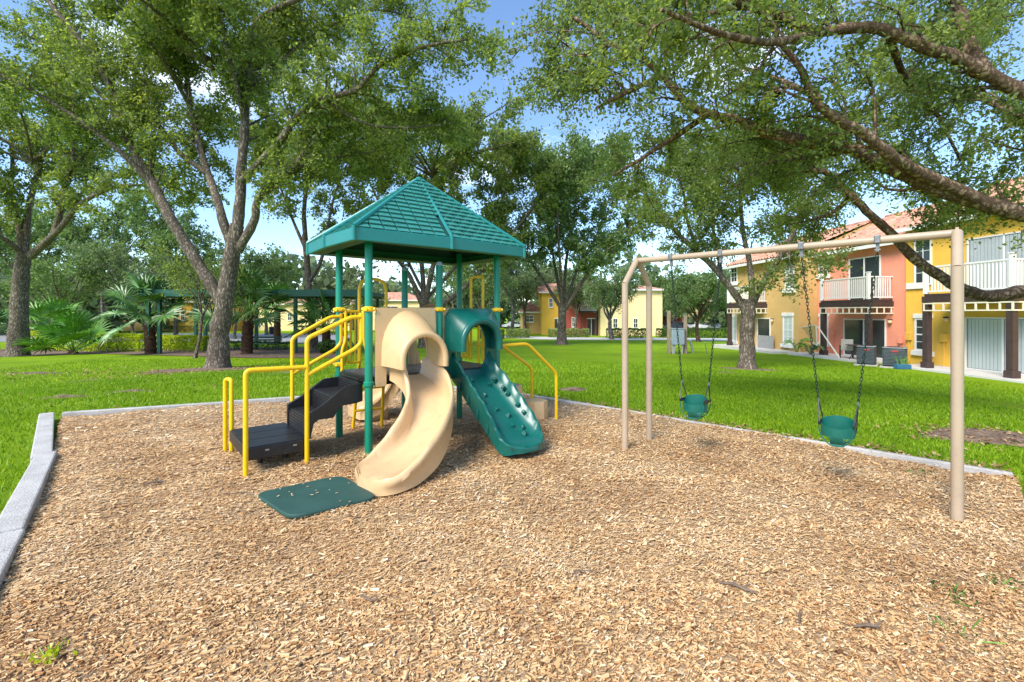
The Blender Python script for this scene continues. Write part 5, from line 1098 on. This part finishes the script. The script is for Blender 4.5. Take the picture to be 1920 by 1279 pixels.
# T2 far-left oak
Y2 = T2B[1]
L2 = [(pxl([(33, 672), (36, 600), (40, 530), (46, 475)], Y2), .50, .36), (pxl([(45, 490), (38, 430), (22, 375), (0, 340), (-40, 280)], Y2), .24, .08), (pxl([(46, 480), (52, 400, .3), (62, 350, .5), (78, 300, .8), (104, 235, 1.2), (125, 150, 1.5)], Y2), .22, .06), (pxl([(55, 480), (98, 440, -.4), (116, 380, -.6), (130, 325, -.8), (138, 285, -1), (128, 220, -1.2), (140, 150, -1.5)], Y2), .22, .06), (pxl([(60, 480), (110, 432, -.8), (152, 384, -1.2), (212, 354, -1.7), (272, 349, -2.2), (372, 345, -3)], Y2), .20, .04), (pxl([(20, 370), (24, 300, .6), (14, 220, 1), (0, 180, 1.3)], Y2), .13, .05), (pxl([(46, 480), (10, 450, -1), (-40, 420, -2), (-100, 380, -3)], Y2), .18, .06), (pxl([(130, 325, -.8), (180, 270, -.2), (230, 230, .5), (280, 210, 1.2)], Y2), .09, .03)]
L2 += auto_limbs(at(60, 300, Y2), 6, 4.5, 2.5, np.random.default_rng(32), .1)
build_tree('oak_tree', 'thick-trunked oak at the far left edge with low spreading limbs', T2B, L2, 46000, .20, 'leaf', 'bark', 2, gk=dict(n2=(8, 12)), spread=.3, flare=1.35)
# T3 slim tree
T3B = gp(588, 657); Y3 = T3B[1]
L3 = [(pxl([(590, 660), (584, 600), (578, 520), (573, 440)], Y3), .27, .17), (pxl([(573, 450), (570, 390), (580, 330), (600, 255), (610, 180)], Y3), .16, .05), (pxl([(580, 530), (604, 485, -.4), (615, 430, -.8), (630, 360, -1.2), (660, 290, -1.5)], Y3), .14, .04), (pxl([(574, 470), (548, 410, .5), (525, 350, .8), (500, 290, 1)], Y3), .11, .04), (pxl([(580, 330), (620, 280, 1), (680, 240, 2)], Y3), .08, .03)]
L3 += auto_limbs(at(590, 330, Y3), 8, 5.0, 2.8, np.random.default_rng(33), .08)
build_tree('slim_tree', 'slim grey-trunked tree behind the yellow stair rails', T3B, L3, 34000, .205, 'leaf', 'bark', 3, gk=dict(n2=(7, 11)), spread=.32)
# T4 behind the tower
T4B = gp(797, 652); Y4 = T4B[1]
L4 = [(pxl([(797, 655), (797, 610), (795, 560)], Y4), .42, .34), (pxl([(795, 580), (770, 520), (742, 480), (700, 425), (650, 380)], Y4), .2, .05), (pxl([(795, 570), (790, 500, .5), (778, 420, .8), (768, 330, 1), (750, 230, 1.2)], Y4), .2, .05), (pxl([(797, 570), (812, 500, -.5), (836, 430, -.8), (850, 330, -1), (870, 230, -1.2)], Y4), .2, .05), (pxl([(800, 590), (860, 548, .3), (930, 475, .6), (985, 405, 1), (1030, 340, 1.3)], Y4), .2, .05), (pxl([(800, 560), (880, 470, 1.5), (940, 380, 2), (960, 280, 2.5)], Y4), .14, .04), (pxl([(790, 540), (720, 400, 2), (680, 310, 3)], Y4), .12, .04)]
L4 += auto_limbs(at(810, 330, Y4), 10, 6.2, 3.2, np.random.default_rng(34), .09)
build_tree('oak_tree', 'many-limbed oak directly behind the play tower roof', T4B, L4, 54000, .24, 'leaf', 'bark', 4, gk=dict(n2=(8, 12), l2=(1.2, 2.8)), spread=.36)
# T5 middle oak
Y5 = T5B[1]
L5 = [(pxl([(1053, 648), (1054, 610), (1056, 570)], Y5), .38, .30), (pxl([(1056, 585), (1010, 512), (965, 445), (930, 395), (905, 330)], Y5), .15, .04), (pxl([(1055, 575), (1040, 500, .8), (1028, 420, 1.4), (1018, 320, 2)], Y5), .15, .04), (pxl([(1056, 575), (1062, 490), (1078, 400), (1090, 300)], Y5), .15, .04), (pxl([(1060, 580), (1095, 525, -.6), (1135, 475, -1.2), (1172, 432, -1.8), (1200, 395, -2.2)], Y5), .17, .04), (pxl([(1058, 575), (1085, 500, 1), (1118, 440, 1.6), (1145, 360, 2)], Y5), .13, .04), (pxl([(1054, 575), (1050, 480, -1.5), (1045, 390, -2.5), (1040, 300, -3)], Y5), .13, .04)]
L5 += auto_limbs(at(1050, 370, Y5), 8, 5.2, 3.5, np.random.default_rng(35), .09)
build_tree('oak_tree', 'vase-shaped oak in the middle of the lawn right of the tower', T5B, L5, 52000, .26, 'leaf_small', 'bark', 5, gk=dict(n2=(8, 12), l2=(1.2, 2.8)), spread=.38)
# T6 right lawn oak
Y6 = T6B[1]
L6 = [(pxl([(1400, 697), (1402, 650), (1404, 600), (1405, 565)], Y6), .31, .26), (pxl([(1402, 590), (1375, 548), (1345, 510), (1310, 475), (1272, 438, .3), (1236, 398, .6), (1195, 345, 1)], Y6), .16, .05), (pxl([(1352, 520), (1345, 465, .4), (1336, 420, .6), (1330, 340, 1)], Y6), .10, .04), (pxl([(1407, 575), (1412, 545), (1406, 490, .3), (1394, 440, .4), (1389, 370, .5), (1384, 290, .6)], Y6), .15, .05), (pxl([(1410, 570), (1430, 535, -.3), (1455, 495, -.5), (1485, 445, -.8), (1508, 395, -1), (1548, 345, -1.3), (1590, 325, -1.6)], Y6), .15, .04), (pxl([(1389, 370, .5), (1430, 320, 1), (1470, 290, 1.5)], Y6), .08, .03), (pxl([(1310, 475), (1290, 420, -1), (1280, 360, -1.8), (1260, 300, -2.4)], Y6), .08, .03), (pxl([(1485, 445, -.8), (1480, 480, -1), (1490, 530, -1.1)], Y6), .04, .02)]
L6 += auto_limbs(at(1395, 360, Y6), 6, 3.3, 1.8, np.random.default_rng(36), .07)
build_tree('oak_tree', 'grey-barked oak on the right lawn with mulch ring at its foot', T6B, L6, 52000, .13, 'leaf', 'bark', 6, gk=dict(n2=(9, 13), l2=(.8, 1.9), bias=(0, .4, .25)), spread=.27, flare=1.4)
# T7 overhanging oak, trunk out of frame on the right
T7B = (9.4, 6.9, float(gh(9.4, 6.9)))
L7 = [([T7B, (9.4, 6.9, 1.2), (9.3, 6.85, 2.4)], .42, .34),
 ([(9.35, 6.9, 2.0)]+pxl([(1990, 425), (1920, 396), (1795, 361), (1680, 316), (1598, 280), (1525, 272), (1450, 252), (1400, 227), (1330, 212), (1286, 184), (1243, 141), (1197, 108), (1144, 84), (1080, 40)], 6.4), .118, .028, .22),
 (pxl([(1830, 372), (1728, 322, -.1), (1679, 289, -.3), (1630, 249, -.45), (1584, 222, -.55), (1541, 186, -.6), (1525, 148, -.6), (1505, 108, -.6), (1475, 68, -.6), (1440, 0, -.5)], 6.35), .085, .022, .35),
 ([(9.3, 6.85, 2.4)]+pxl([(2000, 215), (1920, 175), (1828, 129), (1746, 96), (1664, 60), (1613, 56), (1532, 62), (1466, 33), (1400, 9), (1320, -20), (1240, -40)], 5.7), .095, .035, .15),
 (pxl([(1840, 135), (1812, 70, .2), (1790, 5, .4), (1775, -60, .6)], 5.7), .10, .04),
 ([(9.35, 6.9, 1.9)]+pxl([(2010, 535), (1920, 546), (1862, 552), (1802, 535), (1752, 503), (1700, 462), (1658, 415), (1600, 362), (1562, 326), (1520, 318), (1465, 330), (1420, 330)], 8.0), .125, .028, .72),
 (pxl([(1960, 260), (1890, 205, .4), (1830, 180, .8), (1740, 160, 1.4), (1650, 150, 2)], 6.8), .08, .03),
 (pxl([(1598, 280), (1500, 300, .6), (1420, 310, 1.2)], 6.5), .05, .02), (pxl([(1541, 186, .4), (1460, 150, 1), (1380, 120, 1.6), (1300, 60, 2)], 6.6), .05, .02), (pxl([(1330, 212), (1260, 260, .5), (1200, 300, 1), (1150, 330, 1.3)], 6.5), .05, .02), (pxl([(1243, 141), (1180, 170, -.5), (1120, 200, -.8)], 6.4), .04, .02), (pxl([(1532, 62), (1440, 80, -.6), (1340, 60, -1.0), (1240, 20, -1.3)], 5.7), .05, .02), (pxl([(1664, 60), (1700, 150, .8), (1760, 220, 1.6), (1800, 300, 2.0)], 5.9), .05, .02), (pxl([(1700, 330), (1740, 365, .8), (1790, 390, 1.2), (1840, 405, 1.5)], 6.4), .03, .012, .55), (pxl([(1600, 362), (1560, 400, .5), (1500, 420, 1.2)], 8.), .05, .02), (pxl([(1746, 96), (1800, 40, 1.2), (1880, 10, 2.0), (1960, -20, 2.5)], 5.8), .06, .02), (pxl([(1144, 84), (1080, 110, .3), (1030, 140, .5)], 6.4), .03, .012), (pxl([(1400, 9), (1300, 30, 1), (1180, 20, 1.6), (1080, -10, 2)], 5.7), .05, .02)]
build_tree('oak_tree', 'overhanging oak reaching in from the right with long brown limbs', T7B, L7, 100000, .060, 'leaf', 'bark_warm', 7, gk=dict(n2=(13, 17), l2=(.5, 1.4), l3=(.25, .6), t0=.28, bias=(-.05, .75, .45)), spread=.16)
# background trees
def bg_tree(px, py, hgt, cr_, leafm, barkm, label, seed, n=14000, ls=.24, name='background_tree', tr=.2, moss=0, fork=.3, nl=7, group='trees in the background'):
    q = np.random.default_rng(seed+50); b = np.array(gp(px, py)); top = b+np.array((q.normal(0, .2), 0, hgt*fork)); L_ = [([b-(0, 0, .1), (b+top)/2+q.normal(0, .06, 3), top], tr, tr*.75)]
    L_ += auto_limbs(top, nl, cr_*.8, hgt*.55, q, tr*.55)+auto_limbs(top+(0, 0, hgt*.22), nl-2, cr_*.55, hgt*.42, q, tr*.4)
    build_tree(name, label, b, L_, int(n*.68), ls*1.18, leafm, barkm, seed, group=group, gk=dict(n2=(4, 6), l2=(1.1, 2.5)), spread=.46, moss=moss)
bg_tree(1310, 641, 7.0, 3.2, 'leaf_small', 'bark_red', 'small light-green tree with reddish trunk before the parked cars', 11, 15000, .20, 'young_tree', .21)
bg_tree(1147, 637, 7.6, 3.2, 'leaf_small', 'bark_far', 'pale mossy tree before the pale yellow house', 12, 13000, .2, 'mossy_tree', .26, moss=60)
bg_tree(958, 630, 11, 4.5, 'leaf_far', 'bark_far', 'pale-barked tree seen right of the tower post', 13, 15000, .26, tr=.28, moss=50, fork=.4)
bg_tree(985, 626, 10, 4.5, 'leaf_far', 'bark', 'dark-trunked tree behind the variegated hedge', 14, 13000, .28, tr=.27, fork=.35)
bg_tree(1030, 622, 11, 5, 'leaf_far', 'bark', 'tall tree in front of the golden house', 15, 13000, .3, tr=.27)
bg_tree(1078, 630, 9, 4.2, 'leaf_far', 'bark', 'slender tree in front of the red house front', 30, 11000, .26, tr=.2)
bg_tree(1240, 622, 10, 4.5, 'leaf_small', 'bark', 'yellow-green tree behind the far swing legs', 16, 12000, .28, tr=.25)
bg_tree(905, 634, 11, 5, 'leaf_small', 'bark', 'dark tree seen inside the yellow hand loop', 17, 15000, .24, tr=.3)
bg_tree(365, 672, 4.6, 1.9, 'leaf', 'bark', 'thin leaning sapling left of the big oak trunk', 18, 4500, .13, 'sapling', .09, fork=.5, nl=5)
bg_tree(190, 634, 18, 7.5, 'leaf_small', 'bark_far', 'broad yellow-green tree behind the left palms', 19, 20000, .32, tr=.25)
bg_tree(330, 636, 17, 7, 'leaf_small', 'bark', 'bushy tree behind the carport left of the oak', 20, 18000, .32, tr=.25)
bg_tree(60, 632, 18, 8, 'leaf_small', 'bark', 'tree with yellowing leaves behind the far-left oak', 21, 18000, .34, tr=.25)
bg_tree(115, 642, 13, 6.5, 'leaf_small', 'bark', 'low bushy tree between the far-left oak and the palm', 27, 14000, .24, tr=.2, fork=.14)
bg_tree(250, 640, 13, 6.5, 'leaf_far', 'bark', 'grey-green bushy tree behind the shaggy palm', 28, 14000, .24, tr=.2, fork=.14)
bg_tree(440, 636, 10.5, 5, 'leaf', 'bark', 'low dark tree seen just right of the big oak trunk', 29, 10000, .24, tr=.2, fork=.16)
bg_tree(500, 628, 12, 5, 'leaf_small', 'bark_far', 'pale tree beyond the carport right of the oak', 22, 14000, .3, tr=.25)
bg_tree(690, 622, 8, 4, 'leaf_far', 'bark', 'low tree in front of the terracotta-roofed house', 23, 9000, .28, tr=.22)
bg_tree(1385, 622, 12, 5, 'leaf_far', 'bark', 'tree behind the tan house corner', 24, 11000, .32, tr=.25)
bg_tree(640, 616, 12, 6, 'leaf_far', 'bark', 'distant tree above the carport roof', 25, 11000, .36, tr=.25)
bg_tree(850, 618, 17, 7.5, 'leaf_small', 'bark', 'distant tree behind the tower columns', 26, 11000, .36, tr=.25)

# far belt of trees closing the horizon
qw = np.random.default_rng(77); nC = 150; az = qw.uniform(R(-62), R(62), nC); dist = qw.uniform(98, 135, nC); hh = qw.uniform(8, 14, nC)*(1+.25*np.sin(az*9)); per = 330
cx, cy = np.sin(az)*dist, np.cos(az)*dist; k = np.repeat(np.arange(nC), per); u = qw.normal(0, 1, (nC*per, 3)); u /= np.linalg.norm(u, axis=1)[:, None]; rr = qw.uniform(.5, 1.05, nC*per)[:, None]**.5*(1+.2*np.sin(u[:, :1]*6+k[:, None])*np.sin(u[:, 2:]*7))
C = np.stack([cx[k], cy[k], gh(cx[k], cy[k])+hh[k]*.52], 1)+u*rr*np.stack([hh[k]*.62, hh[k]*.62, hh[k]*.52], 1)
V, Fc = leaf_quads(C, 1.6, qw, .65); o = raw('woodland', V, Fc, M['leaf_far'], tint=np.clip(qw.normal(.5, .2, len(C))+qw.normal(0, .12, nC)[k], 0, 1)); tag(o, 'distant belt of trees closing the view behind the houses', 'trees', kind='stuff')

# ------------------------------------------------------------------ weeds and sticks in the pit
def weed(px, py, n, r_, label, seed, m='hedge_lime', ls=.02):
    q = np.random.default_rng(seed); y = EYE*F/(py-HZ); x = (px-960)/F*y; z = float(mz(x, y)); t = thing('weed', label, 'weed', (x, y, z))
    C = np.stack([q.normal(0, r_, n), q.normal(0, r_*.8, n), np.abs(q.normal(0, .03, n))+.02], 1); V, Fc = leaf_quads(C, ls, q, .5); tag(raw('leaves', V, Fc, M[m], t, np.clip(q.normal(.5, .2, n), 0, 1)), kind='stuff')
    for i in range(5): MB().tube([(0, 0, -.02), (q.normal(0, r_), q.normal(0, r_), .04)], .003, 4).build('stem', M['frond_bright'], t)
weed(95, 1240, 36, .05, 'pale green weed sprouting at the bottom left of the chips', 1, ls=.03); weed(515, 843, 70, .09, 'green weed growing under the black step platform', 2, 'hedge'); weed(1780, 1120, 60, .07, 'green weed patch in the chips below the swing post', 3, 'hedge'); weed(1875, 1095, 50, .06, 'small weed at the right edge of the chips', 4, 'hedge'); weed(1800, 1180, 40, .09, 'sparse weed sprigs at the lower right of the chips', 5, 'hedge'); weed(1727, 890, 30, .05, 'tiny weed near the right kerb under the swing', 6, 'hedge')
def stick(px, py, L_, rz, label, r_=.008, seed=0, name='stick'):
    q = np.random.default_rng(seed); y = EYE*F/(py-HZ); x = (px-960)/F*y; t = thing(name, label, 'stick', (x, y, float(mz(x, y))+.025), rz, 'sticks lying on the chips')
    MB().tube([(-L_/2, 0, 0), (-L_*.15, q.normal(0, .02), .012), (L_*.2, q.normal(0, .02), .004), (L_/2, q.normal(0, .02), .01)], [r_*.6, r_, r_*.9, r_*.3], 6).build('twig', M['stick'], t); MB().tube([(L_*.1, 0, .008), (L_*.28, .04, .016)], [r_*.6, r_*.25], 5).build('side_twig', M['stick'], t)
stick(290, 908, .18, .5, 'dark stick on the chips left of the mat', .011, 1); stick(1385, 1113, .2, -.5, 'brown stick on the chips right of centre', .009, 2); stick(1090, 1090, .18, 1.1, 'thin curved twig in the middle foreground', .004, 3); stick(690, 1133, .13, -.6, 'pale splinter in the foreground below the mat', .007, 4); stick(1625, 1178, .16, .2, 'flat brown stick at lower right', .009, 5); stick(450, 935, .22, .1, 'grey twigs just left of the mat corner', .005, 6); stick(1500, 735+430, .1, .9, 'short twig left of the flat brown stick', .006, 7)
